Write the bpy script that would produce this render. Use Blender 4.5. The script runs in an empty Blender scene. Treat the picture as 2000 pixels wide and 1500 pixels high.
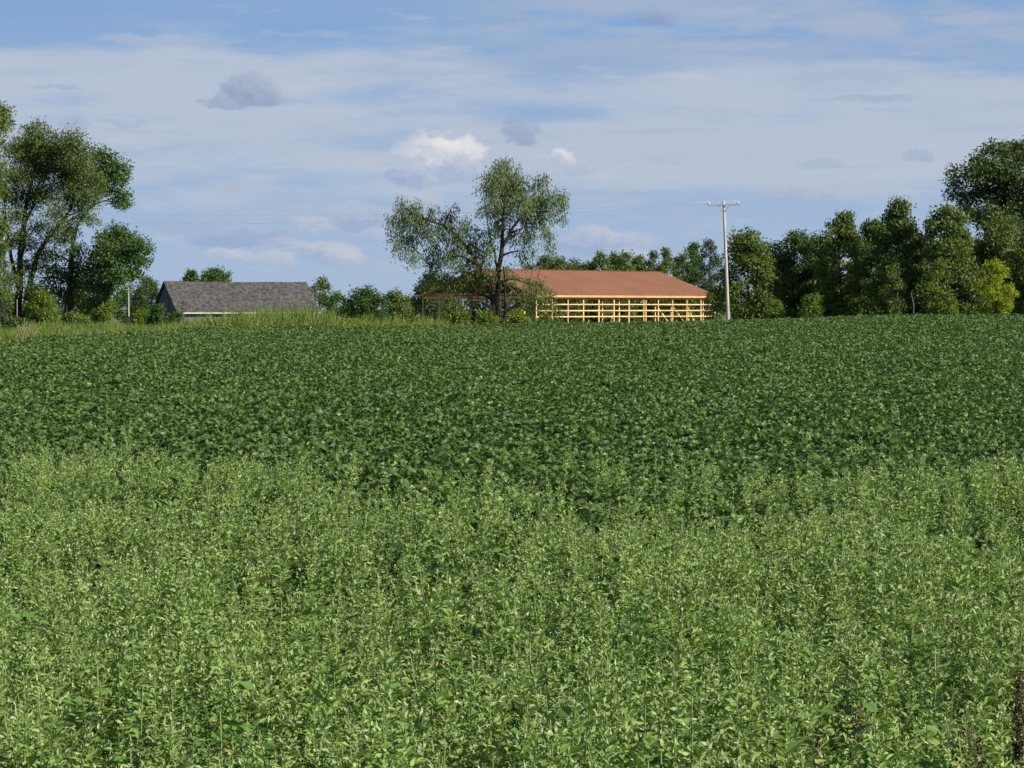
import bpy, math, random
import numpy as np
from mathutils import Vector, Matrix

random.seed(7)
rng = np.random.default_rng(11)
S = bpy.context.scene
COL = S.collection
R = math.radians

# ------------------------------------------------------------------ camera
F = 4770.0                 # focal length in photo pixels (2000 wide)
EYE = 2.4
HOR = 600.0                # photo row of eye level
PITCH = math.atan((750 - HOR) / F)
cam = bpy.data.cameras.new("camera")
cam_o = bpy.data.objects.new("camera", cam)
COL.objects.link(cam_o)
cam.sensor_width = 36.0
cam.lens = 36.0 * F / 2000.0
cam.clip_start = 0.5
cam.clip_end = 9000
cam_o.location = (0, 0, EYE)
cam_o.rotation_euler = (math.pi / 2 - PITCH, 0, 0)
S.camera = cam_o

# ------------------------------------------------------------------ light
SUN_EL, SUN_AZ = R(31), R(116)       # azimuth clockwise from the view direction
sund = Vector((math.sin(SUN_AZ) * math.cos(SUN_EL), math.cos(SUN_AZ) * math.cos(SUN_EL), math.sin(SUN_EL)))
sl = bpy.data.lights.new("sun", 'SUN')
sl.energy = 5.0
sl.angle = R(0.55)
sl.color = (1.0, 0.92, 0.76)
so = bpy.data.objects.new("sun", sl)
COL.objects.link(so)
so.rotation_euler = (-sund).to_track_quat('-Z', 'Y').to_euler()

S.view_settings.view_transform = 'Standard'
S.view_settings.look = 'None'
S.view_settings.gamma = 1.0
S.view_settings.exposure = 0.65
S.view_settings.use_curve_mapping = False
S.cycles.max_bounces = 5
S.cycles.diffuse_bounces = 3
S.cycles.glossy_bounces = 2
S.cycles.transmission_bounces = 3


def srgb(r, g, b):
    f = lambda c: (c / 255 / 12.92) if c / 255 <= 0.04045 else ((c / 255 + 0.055) / 1.055) ** 2.4
    return (f(r), f(g), f(b), 1.0)


class NT:
    """small helper for building node trees"""
    def __init__(s, tree):
        s.t = tree; s.n = tree.nodes; s.l = tree.links
        for x in list(s.n): s.n.remove(x)

    def node(s, typ, **kw):
        x = s.n.new(typ)
        for k, v in kw.items(): setattr(x, k, v)
        return x

    def set(s, sock, v):
        if isinstance(v, bpy.types.NodeSocket): s.l.new(v, sock)
        else: sock.default_value = v

    def math(s, op, a, b=None, c=None, clamp=False):
        x = s.node('ShaderNodeMath', operation=op, use_clamp=clamp)
        s.set(x.inputs[0], a)
        if b is not None: s.set(x.inputs[1], b)
        if c is not None: s.set(x.inputs[2], c)
        return x.outputs[0]

    def mix(s, fac, a, b, blend='MIX'):
        x = s.node('ShaderNodeMix', data_type='RGBA', blend_type=blend)
        s.set(x.inputs[0], fac); s.set(x.inputs[6], a); s.set(x.inputs[7], b)
        return x.outputs[2]

    def rng(s, v, a, b, c=0.0, d=1.0, smooth=True):
        x = s.node('ShaderNodeMapRange', interpolation_type='SMOOTHSTEP' if smooth else 'LINEAR')
        s.set(x.inputs[0], v); s.set(x.inputs[1], a); s.set(x.inputs[2], b); s.set(x.inputs[3], c); s.set(x.inputs[4], d)
        return x.outputs[0]

    def noise(s, vec, scale, detail=4.0, rough=0.55, color=False):
        x = s.node('ShaderNodeTexNoise')
        if vec is not None: s.l.new(vec, x.inputs['Vector'])
        x.inputs['Scale'].default_value = scale
        x.inputs['Detail'].default_value = detail
        x.inputs['Roughness'].default_value = rough
        return x.outputs['Color' if color else 'Fac']

    def vmul(s, vec, v):
        x = s.node('ShaderNodeVectorMath', operation='MULTIPLY')
        s.set(x.inputs[0], vec); s.set(x.inputs[1], v)
        return x.outputs[0]

    def vadd(s, vec, v):
        x = s.node('ShaderNodeVectorMath', operation='ADD')
        s.set(x.inputs[0], vec); s.set(x.inputs[1], v)
        return x.outputs[0]


# ------------------------------------------------------------------ sky
world = bpy.data.worlds.new("World")
S.world = world
world.use_nodes = True
w = NT(world.node_tree)
sky = w.node('ShaderNodeTexSky', sky_type='NISHITA')
sky.sun_disc = False
sky.sun_elevation = SUN_EL
sky.sun_rotation = SUN_AZ
sky.altitude = 200
sky.air_density = 1.0
sky.dust_density = 0.6
sky.ozone_density = 2.0
bg_sky = w.node('ShaderNodeBackground')
w.l.new(sky.outputs[0], bg_sky.inputs[0])
bg_sky.inputs[1].default_value = 0.05

tc = w.node('ShaderNodeTexCoord')
nrm = w.node('ShaderNodeVectorMath', operation='NORMALIZE')
w.l.new(tc.outputs['Generated'], nrm.inputs[0])
D = nrm.outputs[0]
sep = w.node('ShaderNodeSeparateXYZ'); w.l.new(D, sep.inputs[0])
azi = w.math('ARCTAN2', sep.outputs[0], sep.outputs[1])
ele = w.math('ARCSINE', sep.outputs[2])
# warped coordinates so that clouds have billowing, torn edges
wn = w.noise(w.vmul(D, (70, 70, 110)), 1.0, 6.0, 0.62, color=True)
wn = w.vadd(wn, (-0.5, -0.5, -0.5))
fn = w.math('SUBTRACT', w.noise(w.vmul(D, (230, 230, 330)), 1.0, 6.0, 0.6), 0.5)
wsep = w.node('ShaderNodeSeparateXYZ'); w.l.new(wn, wsep.inputs[0])
waz = w.math('MULTIPLY_ADD', wsep.outputs[0], 0.020, azi)
wel = w.math('MULTIPLY_ADD', wsep.outputs[1], 0.010, ele)

blue = w.mix(w.rng(ele, 0.0, 0.13), srgb(166, 189, 217), srgb(132, 168, 213))
blue = w.mix(w.rng(ele, 0.10, 0.6), blue, srgb(92, 132, 196))
# high thin layer, stretched along the horizon
st1 = w.noise(w.vadd(w.vmul(D, (7, 7, 42)), (3.1, 1.7, 0.6)), 1.0, 5.0, 0.5)
st2 = w.noise(w.vadd(w.vmul(D, (18, 18, 95)), (8.1, 4.7, 2.6)), 1.0, 5.0, 0.55)
band = w.math('MULTIPLY', w.rng(ele, 0.040, 0.062), w.rng(ele, 0.108, 0.090))
v = w.math('ADD', w.math('MULTIPLY', st1, 0.9), w.math('MULTIPLY', st2, 0.45))
v = w.math('MULTIPLY_ADD', band, 0.25, v)
topl = w.math('MULTIPLY', w.rng(ele, 0.098, 0.112), w.rng(azi, 0.03, -0.03))
v = w.math('MULTIPLY_ADD', topl, -0.13, v)
veil = w.rng(v, 0.66, 0.92)
col = w.mix(w.math('MULTIPLY', veil, 0.9), blue, srgb(188, 198, 214))
# grey lavender upper layer towards the right top
st3 = w.noise(w.vadd(w.vmul(D, (13, 13, 75)), (1.2, 9.7, 5.6)), 1.0, 6.0, 0.55)
m3 = w.math('MULTIPLY', w.rng(ele, 0.088, 0.112), w.rng(azi, -0.06, 0.04))
g3 = w.math('MULTIPLY', w.rng(st3, 0.34, 0.56), w.math('ADD', w.math('MULTIPLY', m3, 0.7), 0.12))
col = w.mix(g3, col, srgb(168, 183, 207))
st4 = w.noise(w.vadd(w.vmul(D, (30, 30, 130)), (11.2, 3.7, 2.6)), 1.0, 6.0, 0.6)
col = w.mix(w.math('MULTIPLY', w.rng(st4, 0.56, 0.76), 0.45), col, srgb(196, 204, 217))
# dark thin streaks
st5 = w.noise(w.vadd(w.vmul(D, (16, 16, 170)), (21.2, 13.7, 7.6)), 1.0, 4.0, 0.5)
col = w.mix(w.math('MULTIPLY', w.rng(st5, 0.57, 0.74), 0.30), col, srgb(150, 172, 205))


def pang(px, py):
    dx = (px - 1000) / F
    return math.atan(dx), math.atan((HOR - py) / F / math.sqrt(1 + dx * dx))


# cumulus: px, py, rx, ry, strength, colour lit, colour shade
WH = (226, 226, 229); PK = (208, 206, 214); GR = (156, 174, 203); MG = (172, 186, 208)
CU = [(850, 312, 84, 56, .98, WH, (170, 184, 214)), (905, 300, 44, 36, .9, (232, 230, 230), (190, 200, 218)), (865, 290, 34, 26, .9, (234, 232, 231), (200, 208, 221)), (795, 305, 44, 34, .6, (206, 210, 220), (176, 190, 214)), (800, 345, 62, 36, .75, (196, 202, 216), (150, 172, 208)),
      (900, 335, 52, 36, .7, (194, 200, 216), (164, 180, 210)), (1088, 314, 30, 26, .9, WH, (180, 190, 214)),
      (1130, 335, 42, 22, .5, (190, 197, 214), (166, 180, 208)), (1022, 262, 44, 30, .7, (158, 172, 202), (144, 162, 196)),
      (487, 182, 62, 42, .8, (170, 180, 203), (142, 158, 190)), (435, 205, 44, 14, .6, GR, (140, 156, 190)),
      (1500, 370, 42, 26, .65, (188, 195, 213), MG), (1590, 382, 95, 24, .65, (188, 194, 212), (164, 178, 206)), (1650, 362, 46, 20, .5, (186, 192, 210), MG),
      (690, 430, 110, 34, .7, (186, 193, 212), (150, 170, 205)), (810, 400, 60, 26, .6, (196, 196, 210), (165, 178, 206)),
      (640, 495, 66, 28, .65, PK, (160, 176, 208)), (1180, 476, 130, 28, .65, (196, 196, 212), (152, 172, 206)), (1160, 458, 50, 18, .5, PK, MG),
      (470, 470, 130, 20, .5, (146, 167, 203), (143, 164, 202)), (440, 500, 60, 16, .6, PK, MG), (540, 510, 45, 24, .5, PK, MG),
      (720, 530, 60, 24, .5, (176, 188, 212), MG), (1340, 440, 60, 34, .4, (172, 184, 210), MG), (1290, 38, 52, 22, .7, GR, (142, 156, 188)),
      (1680, 196, 125, 8, .4, (150, 162, 192), GR), (1600, 322, 46, 12, .35, GR, GR), (1792, 303, 28, 13, .4, GR, (145, 162, 198)),
      (110, 171, 55, 7, .4, (146, 160, 190), GR), (150, 240, 34, 20, .4, GR, (144, 163, 200)), (250, 242, 54, 8, .4, GR, GR),
      (480, 372, 70, 12, .5, (184, 190, 208), MG), (870, 140, 260, 12, .25, GR, GR), (600, 70, 120, 9, .4, MG, MG), (290, 80, 120, 14, .6, (178, 190, 212), MG),
      (1420, 40, 120, 26, .5, (176, 184, 207), MG), (1680, 55, 110, 30, .5, (178, 186, 208), MG), (1880, 38, 90, 14, .55, (182, 187, 207), MG),
      (1650, 165, 120, 30, .5, (170, 181, 208), MG), (1440, 88, 130, 16, .5, (174, 182, 206), MG), (560, 405, 90, 8, .5, (182, 188, 208), MG),
      (610, 440, 66, 26, .6, (204, 208, 219), (168, 184, 210)), (750, 465, 70, 22, .5, (196, 202, 216), (160, 178, 208)), (560, 480, 60, 18, .45, (200, 204, 217), MG), (1235, 500, 70, 18, .5, PK, MG),
      (1740, 425, 80, 16, .4, (190, 199, 215), MG), (380, 445, 80, 14, .4, (160, 178, 208), GR), (680, 505, 50, 20, .55, PK, (166, 182, 209))]
for (px, py, rx, ry, st, lit, sh) in CU:
    a, e = pang(px, py)
    du = w.math('DIVIDE', w.math('SUBTRACT', waz, a), rx / F)
    dv = w.math('DIVIDE', w.math('SUBTRACT', wel, e), ry / F)
    flat = w.math('MULTIPLY', w.rng(dv, -0.75, -0.35, 0.35, 0.0), 1.0)       # flatter base
    r2 = w.math('ADD', w.math('ADD', w.math('MULTIPLY', du, du), w.math('MULTIPLY', dv, dv)), w.math('MULTIPLY_ADD', fn, 1.15, flat))
    m = w.math('MULTIPLY', w.rng(r2, 1.15, 0.25), st)
    lt = w.rng(w.math('ADD', w.math('MULTIPLY', dv, 0.8), w.math('MULTIPLY_ADD', du, 0.35, w.math('MULTIPLY', fn, 1.6))), -0.5, 0.65)
    col = w.mix(m, col, w.mix(lt, srgb(*sh), srgb(*lit)))
bg_cl = w.node('ShaderNodeBackground')
w.l.new(col, bg_cl.inputs[0])
bg_cl.inputs[1].default_value = 0.63
# the cloud layer is dense low over the horizon all round and is thinned overhead, out of view, to cut the fill light
cov = w.rng(ele, 0.12, 0.6, 0.97, 0.12)
mx = w.node('ShaderNodeMixShader')
w.l.new(cov, mx.inputs[0]); w.l.new(bg_sky.outputs[0], mx.inputs[1]); w.l.new(bg_cl.outputs[0], mx.inputs[2])
wo = w.node('ShaderNodeOutputWorld')
w.l.new(mx.outputs[0], wo.inputs[0])

# ------------------------------------------------------------------ helpers


def P(px, py, d):
    """photo pixel at distance d (along Y) -> world point"""
    cp, sp = math.cos(PITCH), math.sin(PITCH)
    rx = px - 1000; u = 750 - py
    vy = F * cp + u * sp; vz = -F * sp + u * cp
    k = d / vy
    return Vector((rx * k, d, EYE + vz * k))


def sstep(a, b, x):
    t = np.clip((x - a) / (b - a), 0, 1)
    return t * t * (3 - 2 * t)


_D = np.array([-80, 0, 25, 45, 70, 92, 110, 130, 200, 290, 400, 800, 6000.])
_Z = np.array([.1, .05, .10, .38, .75, .94, .80, .58, .35, .30, -1.5, -2.5, -4.])
_fx = np.arange(-80, 6000, 2.0)
_fz = np.interp(_fx, _D, _Z)
_k = np.hanning(13); _k /= _k.sum()
_fz = np.convolve(np.pad(_fz, 6, mode='edge'), _k, mode='valid')


def gz(x, y):
    x = np.asarray(x, float); y = np.asarray(y, float)
    b = np.interp(y, _fx, _fz)
    lat = np.interp(x, [-30, -13, -9, -5, 0, 7.7, 13.5, 19, 30], [.25, .25, .16, .03, 0, .16, .38, .33, .3])
    lat = lat * sstep(25, 90, y) * (1 - sstep(110, 180, y))
    bump = 0.05 * np.sin(x * .37 + 1) * np.sin(y * .21) * sstep(20, 40, y)
    return b + lat + bump


def gzf(x, y): return float(gz(x, y))


def mesh_np(name, V, faces_list, mats=None, rnd=None, smooth=False):
    """V (n,3); faces_list: list of (m,k) int arrays"""
    me = bpy.data.meshes.new(name)
    V = np.ascontiguousarray(V, dtype=np.float32)
    me.vertices.add(len(V)); me.vertices.foreach_set('co', V.ravel())
    tot = np.concatenate([np.full(len(f), f.shape[1], dtype=np.int32) for f in faces_list])
    lv = np.concatenate([f.ravel() for f in faces_list]).astype(np.int32)
    me.loops.add(len(lv)); me.loops.foreach_set('vertex_index', lv)
    me.polygons.add(len(tot))
    st = np.concatenate([[0], np.cumsum(tot)[:-1]]).astype(np.int32)
    me.polygons.foreach_set('loop_start', st)
    me.polygons.foreach_set('use_smooth', np.full(len(tot), smooth, dtype=bool))
    if rnd is not None:
        at = me.attributes.new('rnd', 'FLOAT', 'POINT')
        at.data.foreach_set('value', np.ascontiguousarray(rnd, dtype=np.float32))
    me.update(calc_edges=True)
    for m in (mats or []): me.materials.append(m)
    return me


def link(name, me, parent=None, **props):
    o = bpy.data.objects.new(name, me)
    COL.objects.link(o)
    if parent is not None: o.parent = parent
    for k, v in props.items(): o[k] = v
    return o


def thing(name, label, cat, loc=(0, 0, 0), rz=0, group=None):
    o = bpy.data.objects.new(name, None)
    COL.objects.link(o)
    o.empty_display_size = 0.3
    o.location = loc; o.rotation_euler = (0, 0, rz)
    o['label'] = label; o['category'] = cat
    if group: o['group'] = group
    return o


class Geo:
    """collects boxes and tubes"""
    def __init__(s): s.V = []; s.Q = []; s.n = 0

    def add(s, V, Q):
        s.V.append(np.asarray(V, float)); s.Q.append(np.asarray(Q, int) + s.n); s.n += len(V)

    def bar(s, a, b, wx, wz, up=(0, 0, 1)):
        """rectangular bar from a to b, wx across, wz along up"""
        a = Vector(a); b = Vector(b); d = (b - a).normalized()
        u = Vector(up)
        if abs(d.dot(u)) > .98: u = Vector((1, 0, 0))
        sx = d.cross(u).normalized(); sz = sx.cross(d).normalized()
        V = []
        for e in (a, b):
            for i, j in ((-1, -1), (1, -1), (1, 1), (-1, 1)):
                V.append(e + sx * (wx / 2 * i) + sz * (wz / 2 * j))
        s.add(V, [(0, 1, 2, 3), (7, 6, 5, 4), (0, 4, 5, 1), (1, 5, 6, 2), (2, 6, 7, 3), (3, 7, 4, 0)])
        return s

    def tube(s, pts, rad, sides=7):
        pts = np.asarray(pts, float); n = len(pts)
        tg = np.gradient(pts, axis=0); tg /= np.linalg.norm(tg, axis=1)[:, None] + 1e-9
        ref = np.array([0.31, 0.94, 0.13])
        sx = np.cross(tg, ref); sx /= np.linalg.norm(sx, axis=1)[:, None] + 1e-9
        sy = np.cross(tg, sx)
        a = np.linspace(0, 2 * math.pi, sides, endpoint=False)
        rad = np.asarray(rad, float)[:, None, None]
        V = pts[:, None, :] + rad * (np.cos(a)[None, :, None] * sx[:, None, :] + np.sin(a)[None, :, None] * sy[:, None, :])
        V = V.reshape(-1, 3)
        i = np.arange(n - 1)[:, None] * sides; j = np.arange(sides)[None, :]; j2 = (j + 1) % sides
        Q = np.stack([i + j, i + j2, i + sides + j2, i + sides + j], -1).reshape(-1, 4)
        s.add(V, Q)
        # caps as degenerate-free fans
        k = len(V) - sides
        for b0, inv in ((0, True), (k, False)):
            idx = list(range(b0, b0 + sides))
            for t in range(1, sides - 2, 2):
                q = (idx[0], idx[t], idx[t + 1], idx[t + 2]) if t + 2 < sides else None
                if q: s.Q.append(np.array([q[::-1] if inv else q]) + s.n - len(V))
        return s

    def mesh(s, name, mat, smooth=False):
        return mesh_np(name, np.concatenate(s.V), [np.concatenate(s.Q)], [mat], smooth=smooth)


# ------------------------------------------------------------------ materials
def mat_new(name):
    m = bpy.data.materials.new(name); m.use_nodes = True
    return m, NT(m.node_tree)


def leaf_mat(name, c1, c2, rough=.5, trans=.35, spec=.4, odd=None, oddamt=.0, under=1.25, varnoise=None, tcol=(1.25, 1.25, .55), metal_sheen=0):
    m, t = mat_new(name)
    at = t.node('ShaderNodeAttribute', attribute_name='rnd')
    oi = t.node('ShaderNodeObjectInfo')
    f = t.math('MULTIPLY_ADD', oi.outputs['Random'], 0.35, t.math('MULTIPLY', at.outputs['Fac'], 0.65))
    c = t.mix(f, (*c1, 1), (*c2, 1))
    geo = t.node('ShaderNodeNewGeometry')
    if varnoise:
        nz = t.noise(geo.outputs['Position'], varnoise[0], 3.0, .6)
        c = t.mix(t.math('MULTIPLY', t.rng(nz, .48, .68), varnoise[1]), c, (*varnoise[2], 1))
    if odd:
        k = t.math('FRACT', t.math('MULTIPLY', t.math('ADD', at.outputs['Fac'], oi.outputs['Random']), 37.7))
        c = t.mix(t.math('LESS_THAN', k, oddamt), c, (*odd, 1))
    cu = t.mix(geo.outputs['Backfacing'], c, t.mix(1.0, c, (under, under, under, 1), 'MULTIPLY'))
    p = t.node('ShaderNodeBsdfPrincipled')
    t.l.new(cu, p.inputs['Base Color'])
    p.inputs['Roughness'].default_value = rough
    p.inputs['Specular IOR Level'].default_value = spec
    tr = t.node('ShaderNodeBsdfTranslucent')
    t.l.new(t.mix(1.0, c, (*tcol, 1), 'MULTIPLY'), tr.inputs[0])
    mx = t.node('ShaderNodeMixShader'); mx.inputs[0].default_value = trans
    t.l.new(p.outputs[0], mx.inputs[1]); t.l.new(tr.outputs[0], mx.inputs[2])
    o = t.node('ShaderNodeOutputMaterial'); t.l.new(mx.outputs[0], o.inputs[0])
    return m


def plain_mat(name, c1, c2, scale=3.0, rough=.7, stretch=(1, 1, 1), detail=5, bump=0.0, spec=.3, lo=.35, hi=.65, objvar=0.0):
    m, t = mat_new(name)
    tcn = t.node('ShaderNodeTexCoord')
    vec = t.vmul(tcn.outputs['Object'], stretch)
    nz = t.noise(vec, scale, detail, .6)
    c = t.mix(t.rng(nz, lo, hi), (*c1, 1), (*c2, 1))
    if objvar:
        oi = t.node('ShaderNodeObjectInfo')
        k = t.rng(oi.outputs['Random'], 0, 1, 1 - objvar, 1 + objvar, smooth=False)
        hs_ = t.node('ShaderNodeHueSaturation'); t.l.new(c, hs_.inputs['Color']); t.l.new(k, hs_.inputs['Value']); c = hs_.outputs[0]
    p = t.node('ShaderNodeBsdfPrincipled')
    t.l.new(c, p.inputs['Base Color'])
    p.inputs['Roughness'].default_value = rough
    p.inputs['Specular IOR Level'].default_value = spec
    if bump:
        b = t.node('ShaderNodeBump'); b.inputs['Strength'].default_value = bump
        b.inputs['Distance'].default_value = 0.02
        t.l.new(nz, b.inputs['Height']); t.l.new(b.outputs[0], p.inputs['Normal'])
    o = t.node('ShaderNodeOutputMaterial'); t.l.new(p.outputs[0], o.inputs[0])
    return m


M_soil = plain_mat('soil_and_thatch', (.035, .035, .018), (.05, .06, .02), 2.0, .95)
M_bean = leaf_mat('soybean_leaf', (.050, .100, .023), (.098, .162, .042), rough=.45, trans=.22, spec=.30, under=1.3,
                  odd=(.20, .26, .05), oddamt=.012, varnoise=(.09, .35, (.085, .15, .035)))
M_weed = leaf_mat('goosefoot_leaf', (.092, .190, .032), (.285, .385, .104), rough=.5, trans=.24, spec=.35, under=1.3,
                  odd=(.32, .33, .13), oddamt=.03, varnoise=(.8, .4, (.10, .17, .05)))
M_weedtop = leaf_mat('goosefoot_bud', (.25, .33, .15), (.42, .48, .27), rough=.7, trans=.25, spec=.2, under=1.1,
                     odd=(.42, .16, .04), oddamt=.001)
M_wstem = plain_mat('weed_stem', (.10, .16, .05), (.20, .24, .10), 9.0, .6)
M_broad = leaf_mat('broad_weed_leaf', (.07, .17, .035), (.12, .24, .05), rough=.6, trans=.3, spec=.3)
M_dead = leaf_mat('dead_seed', (.045, .032, .020), (.12, .082, .052), rough=.9, trans=.05, spec=.1, tcol=(1, 1, 1))
M_deadstem = plain_mat('dead_stem', (.15, .11, .07), (.27, .21, .13), 12.0, .9)
M_grass = leaf_mat('tall_grass', (.075, .14, .03), (.17, .215, .055), rough=.6, trans=.35, spec=.25, odd=(.30, .26, .11), oddamt=.05)
M_gold = leaf_mat('goldenrod_leaf', (.075, .15, .03), (.27, .32, .05), rough=.55, trans=.35, spec=.25, odd=(.38, .36, .05), oddamt=.06)
M_willow = leaf_mat('willow_leaf', (.060, .106, .026), (.130, .176, .048), rough=.5, trans=.3, spec=.35)
M_olive = leaf_mat('olive_leaf', (.068, .112, .022), (.138, .184, .042), rough=.55, trans=.32, spec=.3)
M_green = leaf_mat('broadleaf', (.040, .090, .018), (.080, .145, .030), rough=.5, trans=.3, spec=.35)
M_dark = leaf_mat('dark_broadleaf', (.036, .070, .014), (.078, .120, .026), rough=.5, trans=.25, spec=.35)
M_edge = leaf_mat('edge_broadleaf', (.052, .098, .020), (.135, .185, .042), rough=.5, trans=.28, spec=.35, odd=(.14, .17, .03), oddamt=.05)
M_yell = leaf_mat('yellow_green_leaf', (.17, .225, .018), (.29, .34, .035), rough=.55, trans=.35, spec=.25)
M_lime = leaf_mat('light_shrub_leaf', (.09, .15, .020), (.17, .23, .035), rough=.55, trans=.35, spec=.3)
M_blue = leaf_mat('blue_conifer', (.055, .085, .050), (.10, .13, .085), rough=.6, trans=.12, spec=.3)
M_bark = plain_mat('bark', (.016, .013, .010), (.055, .045, .037), 2.5, .9, (1, 1, .3), bump=.4)
M_barkl = plain_mat('light_bark', (.10, .085, .065), (.22, .19, .15), 2.5, .9, (1, 1, .3), bump=.4)

# ------------------------------------------------------------------ ground sheet
xs = np.concatenate([-np.geomspace(60, 3500, 16)[::-1], np.linspace(-50, 50, 101), np.geomspace(60, 3500, 16)])
ys = np.concatenate([np.linspace(-80, -2, 14), np.arange(0, 140, 1.5), np.arange(140, 420, 8), np.geomspace(430, 5800, 22)])
GX, GY = np.meshgrid(xs, ys)
GV = np.stack([GX, GY, gz(GX, GY)], -1).reshape(-1, 3)
nx = len(xs); ny = len(ys)
i = np.arange(ny - 1)[:, None] * nx; j = np.arange(nx - 1)[None, :]
GQ = np.stack([i + j, i + j + 1, i + nx + j + 1, i + nx + j], -1).reshape(-1, 4)
gm, gt = mat_new('ground')
geo = gt.node('ShaderNodeNewGeometry')
gs = gt.node('ShaderNodeSeparateXYZ'); gt.l.new(geo.outputs['Position'], gs.inputs[0])
n1 = gt.noise(geo.outputs['Position'], .25, 6, .6)
n2 = gt.noise(geo.outputs['Position'], 6.0, 4, .6)
soil = gt.mix(n2, (.03, .026, .016, 1), (.07, .06, .04, 1))
turf = gt.mix(gt.rng(n1, .35, .65), (.06, .10, .03, 1), (.13, .15, .05, 1))
gc = gt.mix(gt.rng(gs.outputs[1], 96, 102), soil, turf)
gp = gt.node('ShaderNodeBsdfPrincipled'); gt.l.new(gc, gp.inputs['Base Color']); gp.inputs['Roughness'].default_value = .95
go = gt.node('ShaderNodeOutputMaterial'); gt.l.new(gp.outputs[0], go.inputs[0])
link('ground', mesh_np('ground', GV, [GQ], [gm], smooth=True), kind='structure')


# ------------------------------------------------------------------ leaves
def norm(a): return a / (np.linalg.norm(a, axis=-1, keepdims=True) + 1e-9)


def leaf_arrays(C, axis, nor, L, W, fold=.25, four=False):
    """folded leaves. C base points, axis along the leaf, nor its normal. -> V, F(list), verts per leaf"""
    n = len(C)
    axis = norm(axis); side = norm(np.cross(axis, nor)); up = np.cross(side, axis)
    L = np.broadcast_to(L, n)[:, None]; W = np.broadcast_to(W, n)[:, None]
    if not four:
        b = C; t = C + axis * L
        mid = C + axis * L * .42
        l = mid - side * W * .5 + up * W * fold; r = mid + side * W * .5 + up * W * fold
        V = np.stack([b, l, t, r], 1).reshape(-1, 3)
        k = np.arange(n)[:, None] * 4
        Fc = np.concatenate([k + np.array([[0, 2, 1]]), k + np.array([[0, 3, 2]])], 0)
        return V, Fc, 4
    # ovate leaf: base, 2 low sides, 2 high sides, tip (drooping)
    b = C; t = C + axis * L - up * L * .18
    m1 = C + axis * L * .30 + up * L * .04; m2 = C + axis * L * .66
    V = np.stack([b, m1 - side * W * .5 + up * W * fold, m1 + side * W * .5 + up * W * fold,
                  m1, m2, m2 - side * W * .36 + up * W * fold * .6, m2 + side * W * .36 + up * W * fold * .6, t], 1).reshape(-1, 3)
    k = np.arange(n)[:, None] * 8
    T = np.concatenate([k + np.array([[0, 3, 1]]), k + np.array([[0, 2, 3]]), k + np.array([[5, 4, 7]]), k + np.array([[4, 6, 7]])], 0)
    Qd = np.concatenate([k + np.array([[1, 3, 4, 5]]), k + np.array([[3, 2, 6, 4]])], 0)
    return V, (T, Qd), 8


def rdir(n, r=rng):
    return norm(r.normal(size=(n, 3)))


# ---- prototypes (kept in collections that are only referenced by the instancing)
def proto_col(name, meshes):
    c = bpy.data.collections.new(name)
    for i, me in enumerate(meshes):
        o = bpy.data.objects.new(me.name, me); c.objects.link(o)
    return c


def combine(name, parts):
    """parts: list of (V, [faces], rnd, material)"""
    Vs, Fs, Rn, mi, mats = [], {}, [], {}, []
    n = 0
    for V, fl, rd, m in parts:
        if m not in mats: mats.append(m)
        k = mats.index(m)
        for f in fl:
            Fs.setdefault(f.shape[1], []).append((f + n, k))
        Vs.append(V); Rn.append(rd); n += len(V)
    faces = []; idx = []
    for sz, lst in Fs.items():
        faces.append(np.concatenate([a for a, _ in lst]))
        idx.append(np.concatenate([np.full(len(a), k, dtype=np.int32) for a, k in lst]))
    me = mesh_np(name, np.concatenate(Vs), faces, mats, rnd=np.concatenate(Rn))
    me.polygons.foreach_set('material_index', np.concatenate(idx))
    return me


def bean_proto(k):
    r = np.random.default_rng(100 + k)
    n = 36
    ang = r.uniform(0, 2 * math.pi, n); rad = .27 * np.sqrt(r.uniform(0, 1, n))
    z = .80 - .10 * (rad / .27) ** 2 - r.exponential(.11, n); z = np.maximum(z, .25)
    C = np.stack([np.cos(ang) * rad, np.sin(ang) * rad, z], 1)
    out = norm(np.stack([np.cos(ang), np.sin(ang), r.uniform(-.2, .5, n)], 1) + r.normal(size=(n, 3)) * .5)
    Cs, A, N = [], [], []
    for q, da in ((0, 0), (1, 1.35), (2, -1.35)):
        ca, sa = math.cos(da), math.sin(da)
        ax = np.stack([out[:, 0] * ca - out[:, 1] * sa, out[:, 0] * sa + out[:, 1] * ca, out[:, 2] - .25 + r.normal(size=n) * .25], 1)
        Cs.append(C + norm(ax) * .012); A.append(ax)
        N.append(np.array([.15, -.10, .65]) + r.normal(size=(n, 3)) * .50)
    C3 = np.concatenate(Cs); A = np.concatenate(A); N = np.concatenate(N)
    L = r.uniform(.058, .094, len(C3)); W = L * r.uniform(.58, .72, len(C3))
    V, (T, Qd), vp = leaf_arrays(C3, A, N, L, W, .12, four=True)
    return combine('soybean_plant', [(V, [T, Qd], np.repeat(r.uniform(0, 1, len(C3)), vp), M_bean)])


def stem_geo(pts, rad, sides=3):
    g = Geo(); g.tube(pts, rad, sides)
    V = np.concatenate(g.V); Q = np.concatenate([q for q in g.Q])
    return V, [Q], np.full(len(V), .5)


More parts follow.
